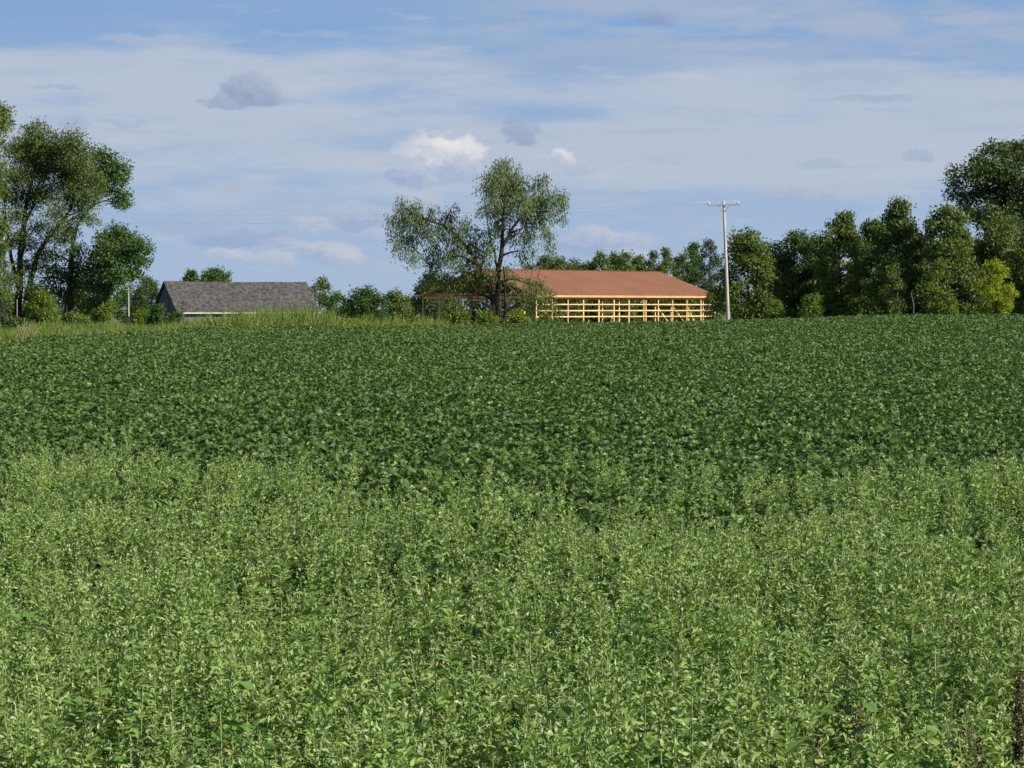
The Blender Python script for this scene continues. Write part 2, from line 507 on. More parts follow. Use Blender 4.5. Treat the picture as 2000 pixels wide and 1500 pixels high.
def weed_proto(k):
    """goosefoot: upright stem, short side shoots, small lance leaves, pale buds at the tips"""
    r = np.random.default_rng(300 + k)
    H = r.uniform(.82, 1.02)
    lean = r.normal(size=2) * .05
    parts = []
    zt = np.linspace(0, H, 6)
    pts = np.stack([lean[0] * (zt / H) ** 2, lean[1] * (zt / H) ** 2, zt], 1)
    V, Q, rd = stem_geo(pts, np.linspace(.0045, .0015, 6)); parts.append((V, Q, rd, M_wstem))
    tips = [(pts[-1], np.array([lean[0], lean[1], 1.0]), .16)]
    C, A, N, L, W = [], [], [], [], []

    def leafset(base, dirv, length, n, lmin, lmax):
        for i in range(n):
            t = i / n
            p = base + dirv * (length * t)
            a = r.uniform(0, 2 * math.pi)
            ax = np.array([math.cos(a), math.sin(a), r.uniform(.1, .9)])
            C.append(p); A.append(ax)
            N.append(np.array([-math.cos(a) * .5 + .25, -math.sin(a) * .5 - .15, .8]) + r.normal(size=3) * .6)
            l = (lmin + (lmax - lmin) * (1 - t)) * r.uniform(.8, 1.25)
            L.append(l); W.append(l * r.uniform(.28, .50))
    ns = 15
    for s in range(ns):
        z0 = H * (.35 + .60 * s / ns)
        f = np.interp(z0, zt, zt) / H
        base = np.array([lean[0] * f * f, lean[1] * f * f, z0])
        a = r.uniform(0, 2 * math.pi)
        ln = (.17 * (1 - s / ns) + .07) * r.uniform(.6, 1.5)
        dv = norm(np.array([math.cos(a), math.sin(a), r.uniform(.8, 1.6)]))
        leafset(base, dv, ln, int(6 + 5 * (1 - s / ns)), .020, .043)
        tips.append((base + dv * ln, dv, .05))
    leafset(np.array([lean[0] * .4, lean[1] * .4, H * .45]), np.array([lean[0], lean[1], 1.]), H * .55, 26, .025, .064)
    C = np.array(C); A = np.array(A); N = np.array(N); L = np.array(L); W = np.array(W)
    V, Fc, vp = leaf_arrays(C, A, N, L, W, .18)
    parts.append((V, [Fc], np.repeat(r.uniform(0, 1, len(C)), vp), M_weed))
    # bud clusters
    C, A, N, L = [], [], [], []
    for (tp, dv, ln) in tips:
        m = int(9 if ln > .1 else 3)
        for i in range(m):
            C.append(tp - dv * ln * r.uniform(0, .9) + r.normal(size=3) * .003)
            A.append(dv * 1.2 + r.normal(size=3) * .7); N.append(r.normal(size=3)); L.append(r.uniform(.010, .022))
    V, Fc, vp = leaf_arrays(np.array(C), np.array(A), np.array(N), np.array(L), np.array(L) * .4, .1)
    parts.append((V, [Fc], np.repeat(r.uniform(0, 1, len(C)), vp), M_weedtop))
    return combine('goosefoot_plant', parts)


def grass_proto(k):
    r = np.random.default_rng(500 + k)
    n = 46
    a = r.uniform(0, 2 * math.pi, n); rad = .16 * np.sqrt(r.uniform(0, 1, n))
    B = np.stack([np.cos(a) * rad, np.sin(a) * rad, np.zeros(n)], 1)
    H = r.uniform(.7, 1.25, n)
    lean = rdir(n, r) * np.array([1, 1, 0]) * r.uniform(.05, .35, n)[:, None]
    Vs, Fs = [], []
    wd = r.uniform(.010, .022, n)
    side = norm(np.stack([-np.sin(a * 3), np.cos(a * 3), np.zeros(n)], 1))
    pts = [B, B + lean * .3 + np.array([0, 0, 1]) * (H * .5)[:, None], B + lean * 1.0 + np.array([0, 0, 1]) * H[:, None]]
    V = np.stack([pts[0] - side * wd[:, None], pts[0] + side * wd[:, None], pts[1] - side * wd[:, None] * .8, pts[1] + side * wd[:, None] * .8, pts[2]], 1).reshape(-1, 3)
    kk = np.arange(n)[:, None] * 5
    return combine('grass_tuft', [(V, [kk + np.array([[0, 1, 3, 2]]), kk + np.array([[2, 3, 4]])], np.repeat(r.uniform(0, 1, n), 5), M_grass)])


def leafy_proto(k, mat, name, H=1.0, wid=.25, n=130, ls=.085):
    r = np.random.default_rng(700 + k)
    ns = 7; C, A = [], []
    for s in range(ns):
        a = r.uniform(0, 6.28); b = np.array([math.cos(a), math.sin(a), 0]) * wid * r.uniform(.2, 1)
        hh = H * r.uniform(.7, 1.05)
        for i in range(n // ns):
            t = r.uniform(.15, 1)
            aa = r.uniform(0, 6.28)
            C.append(b * (.5 + .6 * t) + np.array([0, 0, hh * t])); A.append(np.array([math.cos(aa), math.sin(aa), r.uniform(-.2, .8)]))
    C = np.array(C); A = np.array(A); m = len(C)
    V, Fc, vp = leaf_arrays(C, A, np.array([0, 0, 1.]) + r.normal(size=(m, 3)) * .5, r.uniform(.7, 1.3, m) * ls, r.uniform(.35, .6, m) * ls, .15)
    return combine(name, [(V, [Fc], np.repeat(r.uniform(0, 1, m), vp), mat)])


def scatter(name, pts, idx, scl, rot, coll, **props):
    me = bpy.data.meshes.new(name)
    me.vertices.add(len(pts)); me.vertices.foreach_set('co', np.ascontiguousarray(pts, dtype=np.float32).ravel())
    a = me.attributes.new('pick', 'INT', 'POINT'); a.data.foreach_set('value', np.ascontiguousarray(idx, dtype=np.int32))
    a = me.attributes.new('scl', 'FLOAT_VECTOR', 'POINT'); a.data.foreach_set('vector', np.ascontiguousarray(scl, dtype=np.float32).ravel())
    a = me.attributes.new('rot', 'FLOAT_VECTOR', 'POINT'); a.data.foreach_set('vector', np.ascontiguousarray(rot, dtype=np.float32).ravel())
    o = link(name, me, **props)
    g = bpy.data.node_groups.new(name + '_spread', 'GeometryNodeTree')
    g.interface.new_socket('Geometry', in_out='INPUT', socket_type='NodeSocketGeometry')
    g.interface.new_socket('Geometry', in_out='OUTPUT', socket_type='NodeSocketGeometry')
    gi = g.nodes.new('NodeGroupInput'); gout = g.nodes.new('NodeGroupOutput')
    ip = g.nodes.new('GeometryNodeInstanceOnPoints')
    ci = g.nodes.new('GeometryNodeCollectionInfo'); ci.inputs['Collection'].default_value = coll
    ci.inputs['Separate Children'].default_value = True; ci.inputs['Reset Children'].default_value = True

    def na(n, t):
        x = g.nodes.new('GeometryNodeInputNamedAttribute'); x.data_type = t; x.inputs['Name'].default_value = n
        return x.outputs['Attribute']
    L = g.links.new
    L(gi.outputs[0], ip.inputs['Points']); L(ci.outputs[0], ip.inputs['Instance'])
    ip.inputs['Pick Instance'].default_value = True
    L(na('pick', 'INT'), ip.inputs['Instance Index'])
    L(na('rot', 'FLOAT_VECTOR'), ip.inputs['Rotation']); L(na('scl', 'FLOAT_VECTOR'), ip.inputs['Scale'])
    L(ip.outputs[0], gout.inputs[0])
    md = o.modifiers.new('spread', 'NODES'); md.node_group = g
    return o


def wedge_points(d0, d1, spacing, margin=2.5, slope=.23):
    """jittered grid over the strip of land in front of the camera"""
    y = np.arange(d0, d1, spacing)
    P_ = []
    for yy in y:
        hw = yy * slope + margin
        x = np.arange(-hw, hw, spacing)
        P_.append(np.stack([x, np.full(len(x), yy)], 1))
    P_ = np.concatenate(P_)
    return P_ + rng.uniform(-.5, .5, P_.shape) * spacing


def vnoise(x, y, s, seed=0):
    """smooth value noise 0..1"""
    r = np.random.default_rng(seed); T = r.uniform(0, 1, (64, 64))
    u = x * s + 17.3; v_ = y * s + 5.1
    i = np.floor(u).astype(int); j = np.floor(v_).astype(int); fu = u - i; fv = v_ - j
    fu = fu * fu * (3 - 2 * fu); fv = fv * fv * (3 - 2 * fv)
    g = lambda a, b: T[a % 64, b % 64]
    return (g(i, j) * (1 - fu) + g(i + 1, j) * fu) * (1 - fv) + (g(i, j + 1) * (1 - fu) + g(i + 1, j + 1) * fu) * fv


def edge_d(x): return np.interp(x, [-30, -13, -10, -5.5, 0, 5, 40], [48, 62, 75, 88, 93, 94, 99])


# soybean field
pb = wedge_points(14, 99, .34)
x, y = pb[:, 0], pb[:, 1]
wn_ = vnoise(x, y, .35, 3) * .6 + vnoise(x, y, 1.1, 4) * .4          # weed patchiness
keep = (y < edge_d(x)) & ((y > 24) | (rng.uniform(0, 1, len(x)) < np.clip((y - 10) / 16, .15, 1)))
pb = pb[keep]; x, y = pb[:, 0], pb[:, 1]
nb = len(pb)
hs = .93 + .14 * vnoise(x, y, .5, 8) + rng.normal(size=nb) * .035
Pz = np.stack([x, y, gz(x, y)], 1)
cb = proto_col('soybean_plants', [bean_proto(k) for k in range(7)])
scatter('soybean_field', Pz, rng.integers(0, 7, nb), np.stack([np.full(nb, 1.0), np.full(nb, 1.0), hs], 1),
        np.stack([rng.normal(size=nb) * .05, rng.normal(size=nb) * .05, rng.uniform(0, 6.28, nb)], 1), cb,
        kind='stuff', label='dark green soybean crop covering the rising field up to the crest', category='soybean crop')

# foreground weeds
pw = wedge_points(5.0, 35, .15, 1.2)
x, y = pw[:, 0], pw[:, 1]
nz1 = vnoise(x, y, .22, 21) * .6 + vnoise(x, y, .8, 22) * .4
lim = 21.3 + (nz1 - .5) * 12 - sstep(-1, 4, x) * 1.0 + sstep(-1.5, -4, x) * .8
dens = (1 - sstep(-7.0, 7.0, y - lim)) ** 1.3
hole = vnoise(x, y, .55, 31) * .5 + vnoise(x, y, 1.4, 32) * .5
dens *= np.where(hole < .31, .12, 1)
mid = np.exp(-((x + .02 * y) / 1.0) ** 2) * sstep(11, 17, y)
dens *= 1 - .55 * mid
keep = rng.uniform(0, 1, len(x)) < dens
pw = pw[keep]; x, y = pw[:, 0], pw[:, 1]; nw = len(pw)
hh = .76 + .24 * vnoise(x, y, .45, 41) + .31 * vnoise(x, y, 1.3, 42) + rng.normal(size=nw) * .035
hh = np.where(rng.uniform(0, 1, nw) < .05, hh * 1.12, hh)
hh -= .17 * sstep(-5, 5, y - lim[keep])


cw = proto_col('goosefoot_plants', [weed_proto(k) for k in range(9)] + [leafy_proto(20 + k, M_broad, 'h_broad_plant', H=.95, wid=.12, n=70, ls=.06) for k in range(2)]
               + [leafy_proto(30, M_bean, 'i_dark_plant', H=.92, wid=.14, n=60, ls=.085)])
ws = rng.uniform(.95, 1.3, nw)
uu = rng.uniform(0, 1, nw) + .05 * (vnoise(x, y, .9, 71) - .5)
pickw = np.where(uu < .905, rng.integers(0, 9, nw), np.where(uu < .965, 9 + rng.integers(0, 2, nw), 11))
scatter('weed_patch', np.stack([x, y, gz(x, y)], 1), pickw, np.stack([ws, ws, hh], 1),
        np.stack([rng.normal(size=nw) * .09, rng.normal(size=nw) * .09, rng.uniform(0, 6.28, nw)], 1), cw,
        kind='stuff', label='pale green goosefoot weeds growing thickly in front of the soybeans', category='weeds')
print('beans', nb, 'weeds', nw)

# grassy verge beyond the crop
pv = wedge_points(52, 150, .55, 4, .225)
x, y = pv[:, 0], pv[:, 1]
e = edge_d(x)
inv = (y > e + .4) & (x < 5.2 - (y - 94) * .02) & (y < e + 50)
pv = pv[inv]; x, y = pv[:, 0], pv[:, 1]; e = e[inv]; nv = len(pv)
lo = .36 + .46 * sstep(0, 14, y - e)
hv = .88 * lo * (.75 + .6 * vnoise(x, y, .18, 51)) * rng.uniform(.75, 1.3, nv)
hv *= np.where(x > -3, .78, 1.0) * (1 - .42 * sstep(-.122, -.145, x / y)) * (1 + .26 * sstep(-.126, -.112, x / y) * sstep(-.072, -.085, x / y) * vnoise(x, y, .5, 57))
kindv = vnoise(x, y, .15, 61) * .5 + rng.uniform(0, .5, nv)
isg = kindv > np.where((y - e) < 9, .93, np.where(x / y > -.07, .80, .55))
cg = proto_col('grass_tufts', [grass_proto(k) for k in range(5)])
cl = proto_col('goldenrod_plants', [leafy_proto(k, M_gold, 'goldenrod_plant') for k in range(5)])
rr = lambda n: np.stack([rng.normal(size=n) * .08, rng.normal(size=n) * .08, rng.uniform(0, 6.28, n)], 1)
q = isg; n_ = int(q.sum())
scatter('tall_grass', np.stack([x, y, gz(x, y)], 1)[q], rng.integers(0, 5, n_), np.stack([np.full(n_, 1.3), np.full(n_, 1.3), hv[q] * 1.12], 1), rr(n_), cg,
        kind='stuff', label='tall yellow green grass along the far edge of the field', category='grass')
q = ~isg; n_ = int(q.sum())
scatter('verge_weeds', np.stack([x, y, gz(x, y)], 1)[q], rng.integers(0, 5, n_), np.stack([np.full(n_, 1.25), np.full(n_, 1.25), hv[q] * .92], 1), rr(n_), cl,
        kind='stuff', label='leafy yellow green weeds on the verge beyond the soybeans', category='weeds')


# ------------------------------------------------------------------ trees
STAT = []
def bez(a, b, c, n):
    t = np.linspace(0, 1, n)[:, None]
    return (1 - t) ** 2 * a + 2 * t * (1 - t) * b + t ** 2 * c


LAI = 4.2


def crown_leaves(clumps, dens, ls, style, r, sub=.55, shell=.5, wid=.5):
    """clumps: array (n,6) centre + radii. Returns leaf centres, axes, normals, sizes"""
    Cs, An, Nn, Ls, subs = [], [], [], [], []
    for c in clumps:
        ctr, rad = c[:3], c[3:]
        nl = dens * LAI * math.pi * rad[0] * rad[2] / (ls * ls * wid * .5)
        m = 26
        ns = max(4, int(nl / m))
        dv = rdir(ns, r); rr_ = r.uniform(0, 1, ns) ** shell
        sc = ctr + dv * rr_[:, None] * rad
        subs.append(sc)
        p = np.repeat(sc, m, 0)
        off = r.normal(size=p.shape) * sub * np.array([1, 1, .62])
        off = np.clip(off, -1.7 * sub, 1.7 * sub)
        if style == 'droop': off[:, 2] -= np.abs(r.normal(size=len(p))) * sub * 1.3; off[:, :2] *= .65
        if style == 'upright': off[:, 2] = np.abs(off[:, 2]) * 1.5; off[:, :2] *= .8
        n = len(p)
        pos = p + off
        if style == 'droop':
            ax = np.array([0, 0, -1.0]) + r.normal(size=(n, 3)) * .45
            no = rdir(n, r) + np.array([.3, -.3, .2])
        elif style == 'upright':
            ax = np.array([0, 0, 1.0]) + r.normal(size=(n, 3)) * .8; no = rdir(n, r) + norm(off) * .6
        else:
            ax = norm(off) + r.normal(size=(n, 3)) * .8 + np.array([0, 0, -.3])
            no = norm(p - ctr) * .5 + np.array([0, 0, .8]) + r.normal(size=(n, 3)) * .55
        Cs.append(pos); An.append(ax); Nn.append(no); Ls.append(ls * r.uniform(.6, 1.35, n))
    return np.concatenate(Cs), np.concatenate(An), np.concatenate(Nn), np.concatenate(Ls), subs


def build_tree(name, label, cat, base, clumps, leafmat, trunks=None, dens=1.0, ls=.2, style='ball', barkmat=None, r0=.22,
               seed=1, wid=.6, group=None, sub=.55, twigs=True, trunk_h=None, shell=.5, limbs=True):
    """clumps in world coordinates; trunks: list of (points, r_start, r_end)"""
    r = np.random.default_rng(seed)
    barkmat = barkmat or M_bark
    base = np.array(base, float)
    t = thing(name, label, cat, tuple(base), group=group)
    clumps = np.array(clumps, float)
    cl = clumps.copy(); cl[:, :3] -= base
    g = Geo()
    axis_pts = []
    if trunks is None:
        top = cl[:, 2].max()
        mx_, my_ = cl[:, 0].mean(), cl[:, 1].mean()
        n = 7; tt = np.linspace(0, 1, n)
        tr = np.stack([mx_ * tt ** 1.5 + np.cumsum(r.normal(size=n)) * .06 * top / 8, my_ * tt, tt * top], 1)
        tr[0] = (0, 0, -.3)
        trunks = [(tr, r0, r0 * .18)]
    else:
        trunks = [(np.array(a, float) - base, b, c) for a, b, c in trunks]
    for a, b, c in trunks:
        m = len(a)
        # refine with midpoints and small wobble
        tt = np.linspace(0, m - 1, (m - 1) * 3 + 1)
        fine = np.stack([np.interp(tt, np.arange(m), a[:, k]) for k in range(3)], 1)
        sm = fine.copy(); sm[1:-1] = (fine[:-2] + fine[1:-1] * 2 + fine[2:]) / 4
        sm[1:-1] += r.normal(size=sm[1:-1].shape) * .05
        rad = b + (c - b) * np.linspace(0, 1, len(sm)) ** .8
        rad[0] *= 1.3
        g = Geo(); g.tube(sm, rad, 8)
        link('trunk', g.mesh('trunk', barkmat, True), t)
        axis_pts.append(np.concatenate([sm, rad[:, None]], 1))
    AP = np.concatenate(axis_pts)
    C, A, N, L, subs = crown_leaves(cl, dens, ls, style, r, sub * .75, shell, wid)
    if limbs:
        g2 = Geo(); cnt = 0
        for ci, c in enumerate(cl):
            ctr = c[:3]
            dd = np.linalg.norm((AP[:, :3] - ctr) * np.array([1, 1, .8]), axis=1) + np.where(AP[:, 2] > ctr[2] - .2, 2.5, 0)
            k = int(dd.argmin()); st = AP[k, :3]; rs = min(AP[k, 3] * .6, .13)
            md_ = (st + ctr) / 2 + np.array([0, 0, .25 * np.linalg.norm((ctr - st)[:2])]) + r.normal(size=3) * .15
            g2.tube(bez(st, md_, ctr, 6), np.linspace(max(rs, .03), .022, 6), 5); cnt += 1
            if twigs:
                for s_ in subs[ci][:: 2][:14]:
                    m2 = (ctr + s_) / 2 + r.normal(size=3) * .12
                    g2.tube(bez(ctr, m2, s_, 4), np.linspace(.022, .008, 4), 3)
        link('branch', g2.mesh('branch', barkmat, True), t, kind='stuff')
    V, Fc, vp = leaf_arrays(C, A, N, L, L * wid, .18)
    # each leaf's tone follows its twig a little: whole clumps are older or younger growth
    rd = np.clip(np.repeat(r.uniform(0, 1, len(L)), vp), 0, 1)
    me = mesh_np('crown', V, [Fc], [leafmat], rnd=rd)
    link('crown', me, t)
    STAT.append((len(L) * 2, name))
    return t


def clumps_px(lst, d, r, ydepth=.8, scale=1.0):
    """list of (px,py,rpx) at distance d -> world clumps with depth spread"""
    out = []
    for c in lst:
        px, py, rp = c[:3]
        dd = c[3] if len(c) > 3 else 0
        rw = rp * d / F * scale
        yy = d + dd + r.normal() * ydepth
        p = P(px, py, yy)
        out.append((p.x, p.y, p.z, rw * 1.0, rw * 1.1, rw * .85))
    return out


def ovoid(px, ytop, hw, d, r, n=26, ybot=640, pointy=0.0, cr=.36, wob=0.0):
    """auto crown: clumps filling an egg-shaped envelope between rows ytop and ybot"""
    k = d / F
    out = []
    H = (ybot - ytop) * k; W_ = hw * k
    pc = P(px, ybot, d)
    ph1, ph2 = r.uniform(0, 6.28, 2)
    for i_ in range(n):
        t = (i_ + r.uniform(0, 1)) / n
        h = t ** .85
        prof = (math.sqrt(max(0, 1 - ((h - .35) / .68) ** 2)) if h > .35 else .80 + .20 * h / .35) * (1 - .55 * pointy * h)
        a = r.uniform(0, 2 * math.pi); q = r.uniform(.35, 1) ** .6
        rc = W_ * cr * r.uniform(.65, 1.15) * (1 - .35 * h * (1 if pointy else .4))
        prof *= 1 + wob * (math.sin(h * 9 + ph1) + math.sin(a * 2 + h * 5 + ph2))
        rad = max(W_ * prof - rc * .6, 0)
        out.append((pc.x + math.cos(a) * rad * q, d + math.sin(a) * rad * q, pc.z + h * (H - rc * .7), rc, rc, rc * .85))
    # leader
    out.append((pc.x + r.normal() * .2, d, pc.z + H - W_ * .18, W_ * .2, W_ * .2, W_ * .2))
    return out


def base_at(px, d):
    p = P(px, 620, d)
    return (p.x, d, gzf(p.x, d) - .05)


r = np.random.default_rng(42)
# ---- tree in the middle, in front of the unfinished barn
d = 195
cen = [(990, 325, 30), (965, 345, 28), (1005, 355, 34), (988, 375, 34), (1020, 385, 28), (945, 365, 15), (1050, 352, 18), (1062, 345, 10), (1050, 385, 26), (1080, 385, 22),
       (1100, 385, 15), (1090, 410, 16), (1060, 415, 26), (1025, 420, 26), (985, 415, 26), (960, 395, 20), (945, 405, 13), (1065, 450, 16), (1072, 475, 13), (1030, 455, 20),
       (1020, 490, 16), (1040, 485, 10), (1000, 450, 16),
       (785, 395, 17), (805, 405, 20), (770, 425, 15), (790, 430, 22), (820, 428, 22), (845, 410, 14), (770, 455, 16), (800, 460, 22), (835, 450, 22), (775, 480, 12), (810, 490, 16),
       (886, 400, 10), (878, 418, 18), (868, 445, 24), (905, 435, 18), (895, 465, 26), (850, 480, 20), (930, 450, 18), (925, 480, 22), (880, 500, 24), (845, 510, 16), (915, 510, 24),
       (945, 505, 16), (870, 535, 20), (905, 545, 18), (840, 545, 14), (940, 535, 14), (880, 570, 14), (925, 575, 12), (900, 592, 9),
       (960, 450, 16), (955, 480, 18), (990, 520, 12), (962, 530, 18), (972, 430, 16), (1005, 540, 12), (1030, 545, 16), (1050, 555, 20), (1075, 572, 15), (1030, 575, 18), (1058, 588, 16), (1090, 590, 9), (1035, 598, 10), (1085, 605, 7)]
cc = clumps_px(cen, d, r, 1.3)
b = base_at(972, d)
tp = lambda lst, d_: [tuple(P(a_, b_, d_ + (c_[0] if c_ else 0))) for a_, b_, *c_ in lst]
TR = [([b] + tp([(972, 575), (974, 530), (980, 485), (984, 440), (988, 390), (990, 330)], d), .36, .05),
      ([b] + tp([(962, 585), (952, 550), (930, 510), (905, 470), (870, 440), (820, 425), (785, 405)], d), .27, .04),
      (tp([(975, 540), (966, 500), (955, 460), (948, 400)], d), .13, .03),
      (tp([(981, 480), (1000, 445), (1035, 410), (1075, 390)], d - .5), .15, .03),
      (tp([(973, 555), (990, 545), (1020, 548), (1060, 565)], d - .8), .13, .03),
      (tp([(936, 520), (905, 500), (870, 500), (840, 520)], d - .5), .12, .03),
      ([(b[0] + .3, b[1] + .5, b[2])] + tp([(988, 590, ), (985, 560), (983, 520)], d + .5), .14, .06)]
build_tree('willow_tree', 'sparse two-lobed willow with dark forked trunk in front of the unfinished barn', 'tree', b, cc, M_willow, TR, dens=.60, ls=.25,
           style='droop', r0=.35, seed=5, wid=.30, sub=.50)

# ---- left group
d = 205
A_ = [(75, 268, 34), (50, 292, 36), (105, 295, 40), (140, 275, 26), (150, 305, 34), (25, 290, 16), (75, 325, 40), (125, 340, 40), (165, 345, 34), (40, 345, 34), (20, 380, 26),
      (60, 385, 30), (95, 375, 28), (140, 385, 30), (175, 385, 28), (190, 355, 18), (30, 420, 22), (110, 415, 20), (160, 415, 18), (180, 430, 12), (75, 440, 16), (60, 480, 16), (25, 470, 18), (95, 470, 14), (90, 520, 16), (50, 520, 20), (85, 495, 18), (60, 560, 18), (110, 448, 20), (20, 545, 20), (42, 460, 18), (75, 575, 14)]
b = base_at(38, d)
TR = [([b] + tp([(36, 590), (38, 520), (45, 440), (60, 360), (75, 290)], d), .42, .07),
      ([(b[0] + .5, b[1] + .4, b[2])] + tp([(52, 590), (62, 520), (95, 460), (135, 415), (165, 350)], d), .36, .07),
      (tp([(40, 500), (50, 430), (75, 385), (100, 320)], d), .2, .05), (tp([(37, 560), (20, 500), (10, 420), (5, 350)], d), .22, .05)]
build_tree('olive_tree', 'tall olive green tree with several dark leaning stems, left edge of view', 'tree', b, clumps_px(A_, d, r, 1.8), M_olive, TR, dens=1.05, ls=.23,
           style='ball', seed=8, wid=.42, sub=.5)
d = 208
B_ = [(205, 308, 24), (190, 300, 16), (225, 322, 20), (245, 328, 14), (215, 345, 26), (240, 350, 16), (205, 370, 18), (235, 375, 18), (225, 395, 14), (246, 392, 12), (238, 402, 9), (195, 335, 20)]
b = base_at(128, d)
TR = [([b] + tp([(130, 590), (140, 540), (142, 480), (150, 440), (185, 395), (210, 340)], d), .3, .06)]
build_tree('leaning_tree', 'bright green tree leaning right behind the olive tree, ragged outer crown', 'tree', b, clumps_px(B_, d, r, 1.2), M_green, TR, dens=1.0, ls=.25,
           style='ball', seed=9, wid=.6, sub=.45)
d = 203
C_ = [(138, 440, 20), (128, 465, 18), (145, 490, 20), (150, 520, 22), (135, 545, 22), (115, 530, 18), (155, 555, 20), (165, 585, 22), (130, 580, 18), (105, 560, 16), (170, 530, 14), (90, 545, 14), (110, 500, 14)]
b = base_at(136, d)
TR = [([b] + tp([(137, 600), (136, 550), (142, 500), (140, 445)], d), .30, .1), ([(b[0] + .4, b[1], b[2])] + tp([(133, 590), (115, 592), (105, 588)], d), .1, .03)]
build_tree('vine_clad_tree', 'ivy covered narrow tree standing between the olive tree and the round one', 'tree', b, clumps_px(C_, d, r, .9), M_dark, TR, dens=1.0, ls=.23,
           style='ball', seed=10, wid=.6, sub=.42)
d = 200
D_ = [(225, 455, 22), (205, 470, 24), (245, 470, 26), (270, 480, 20), (285, 487, 12), (215, 495, 30), (250, 505, 28), (275, 512, 14), (190, 500, 20), (200, 530, 28), (235, 535, 30), (262, 535, 14), (185, 560, 24),
      (210, 565, 26), (190, 595, 24), (215, 600, 18), (175, 530, 14)]
b = base_at(203, d)
TR = [([b] + tp([(204, 600), (208, 550), (222, 500), (228, 465)], d), .26, .05), (tp([(206, 560), (230, 520), (262, 492)], d), .13, .04)]
build_tree('round_tree', 'dark green rounded tree, rightmost of the left group beside the utility pole', 'tree', b, clumps_px(D_, d, r, 1.2), M_green, TR, dens=1.35, ls=.24,
           style='ball', seed=12, wid=.62, sub=.42)
d = 200
E_ = [(5, 215, 18), (-15, 235, 32), (8, 245, 14), (-30, 280, 40), (-25, 330, 40), (-15, 370, 28), (-30, 410, 36), (-10, 450, 22), (-25, 490, 32), (-5, 520, 20), (-20, 560, 30), (0, 580, 16), (5, 440, 14), (0, 480, 14)]
b = base_at(-30, d)
build_tree('tall_tree', 'tallest green tree cut off by the left edge of the photo', 'tree', b, clumps_px(E_, d, r, 1.2), M_olive, None, dens=1.2, ls=.24, style='ball', seed=13, r0=.35, wid=.55, sub=.45)

# ---- right hand wood edge
ROW = [  # px, ytop, hw, d, pointy, mat, style, name, label
    (1464, 452, 60, 197, .25, M_edge, 'ball', 'broadleaf_tree', 'dark rounded tree right beside the tall utility pole'),
    (1556, 452, 56, 200, .15, M_green, 'ball', 'maple_tree', 'green two-headed tree, second to the right of the utility pole'),
    (1648, 424, 58, 196, .35, M_edge, 'upright', 'poplar_tree', 'feathery-topped tree in the middle of the right wood edge'),
    (1698, 436, 52, 202, .35, M_edge, 'upright', 'poplar_tree', 'slender feathery-topped tree left of the spire-topped tree'),
    (1752, 398, 62, 192, .55, M_edge, 'upright', 'spire_tree', 'spire-topped tree rising above the wood edge, trunks bare at the foot'),
    (1852, 408, 66, 189, .30, M_edge, 'upright', 'broadleaf_tree', 'broad tree directly below and left of the big dark oak'),
    (1948, 425, 60, 194, .30, M_edge, 'ball', 'broadleaf_tree', 'tree behind the yellow green bush at the right'),
    (2035, 430, 60, 190, .30, M_edge, 'ball', 'broadleaf_tree', 'tree cut by the right edge of the photo, below the big oak'),
]
for n_, (px, yt, hw, d, pt, m_, sty, nm, lb) in enumerate(ROW):
    rr2 = np.random.default_rng(200 + n_)
    b = base_at(px, d)
    build_tree(nm, lb, 'tree', b, ovoid(px, yt, hw * 1.25, d, rr2, n=52, ybot=640, pointy=pt, cr=.34, wob=.22), m_, None, dens=.95, ls=.235, style=sty,
               seed=60 + n_, r0=.16, wid=.58, sub=.40, group='trees along the right wood edge')
# second row, filling behind
for n_, (px, yt, hw, d) in enumerate([(1512, 500, 50, 222), (1602, 462, 56, 225), (1715, 450, 60, 228), (1805, 455, 66, 224), (1900, 465, 66, 226), (1990, 475, 66, 226)]):
    rr2 = np.random.default_rng(300 + n_)
    hw *= 1.2
    b = base_at(px, d)
    lbl = ['small dark tree seen in the gap right of the pole-side tree', 'dark tree behind the gap right of the two-headed tree', 'dark tree hidden behind the feathery tops',
           'dark tree in the dip right of the spire-topped tree', 'dark tree under the left side of the big oak', 'dark tree under the right side of the big oak'][n_]
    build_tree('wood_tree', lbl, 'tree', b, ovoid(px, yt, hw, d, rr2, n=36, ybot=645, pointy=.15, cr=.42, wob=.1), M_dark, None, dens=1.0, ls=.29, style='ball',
               seed=90 + n_, r0=.15, wid=.6, sub=.45, group='trees in the second row of the right wood')
# big oak
d = 214
O_ = [(1935, 290, 20), (1958, 300, 26), (1985, 300, 28), (1915, 320, 26), (1900, 345, 24), (1940, 335, 36), (1980, 345, 36), (2020, 310, 34), (2030, 360, 40), (1868, 330, 13), (1858, 350, 13), (1870, 368, 16), (1880, 390, 18),
      (1915, 375, 32), (1955, 385, 36), (1995, 395, 38), (2040, 410, 40), (1890, 415, 20), (1925, 420, 32), (1965, 430, 34), (2010, 440, 36), (1855, 385, 10), (2080, 340, 40), (2080, 400, 44), (1990, 285, 16), (1950, 460, 30), (2000, 480, 30)]
b = base_at(1975, d)
build_tree('oak_tree', 'big dark oak towering over the wood at the right edge', 'tree', b, clumps_px(O_, d, r, 2.2), M_dark, None, dens=1.15, ls=.27, style='ball', seed=33, r0=.45, wid=.62, sub=.45)

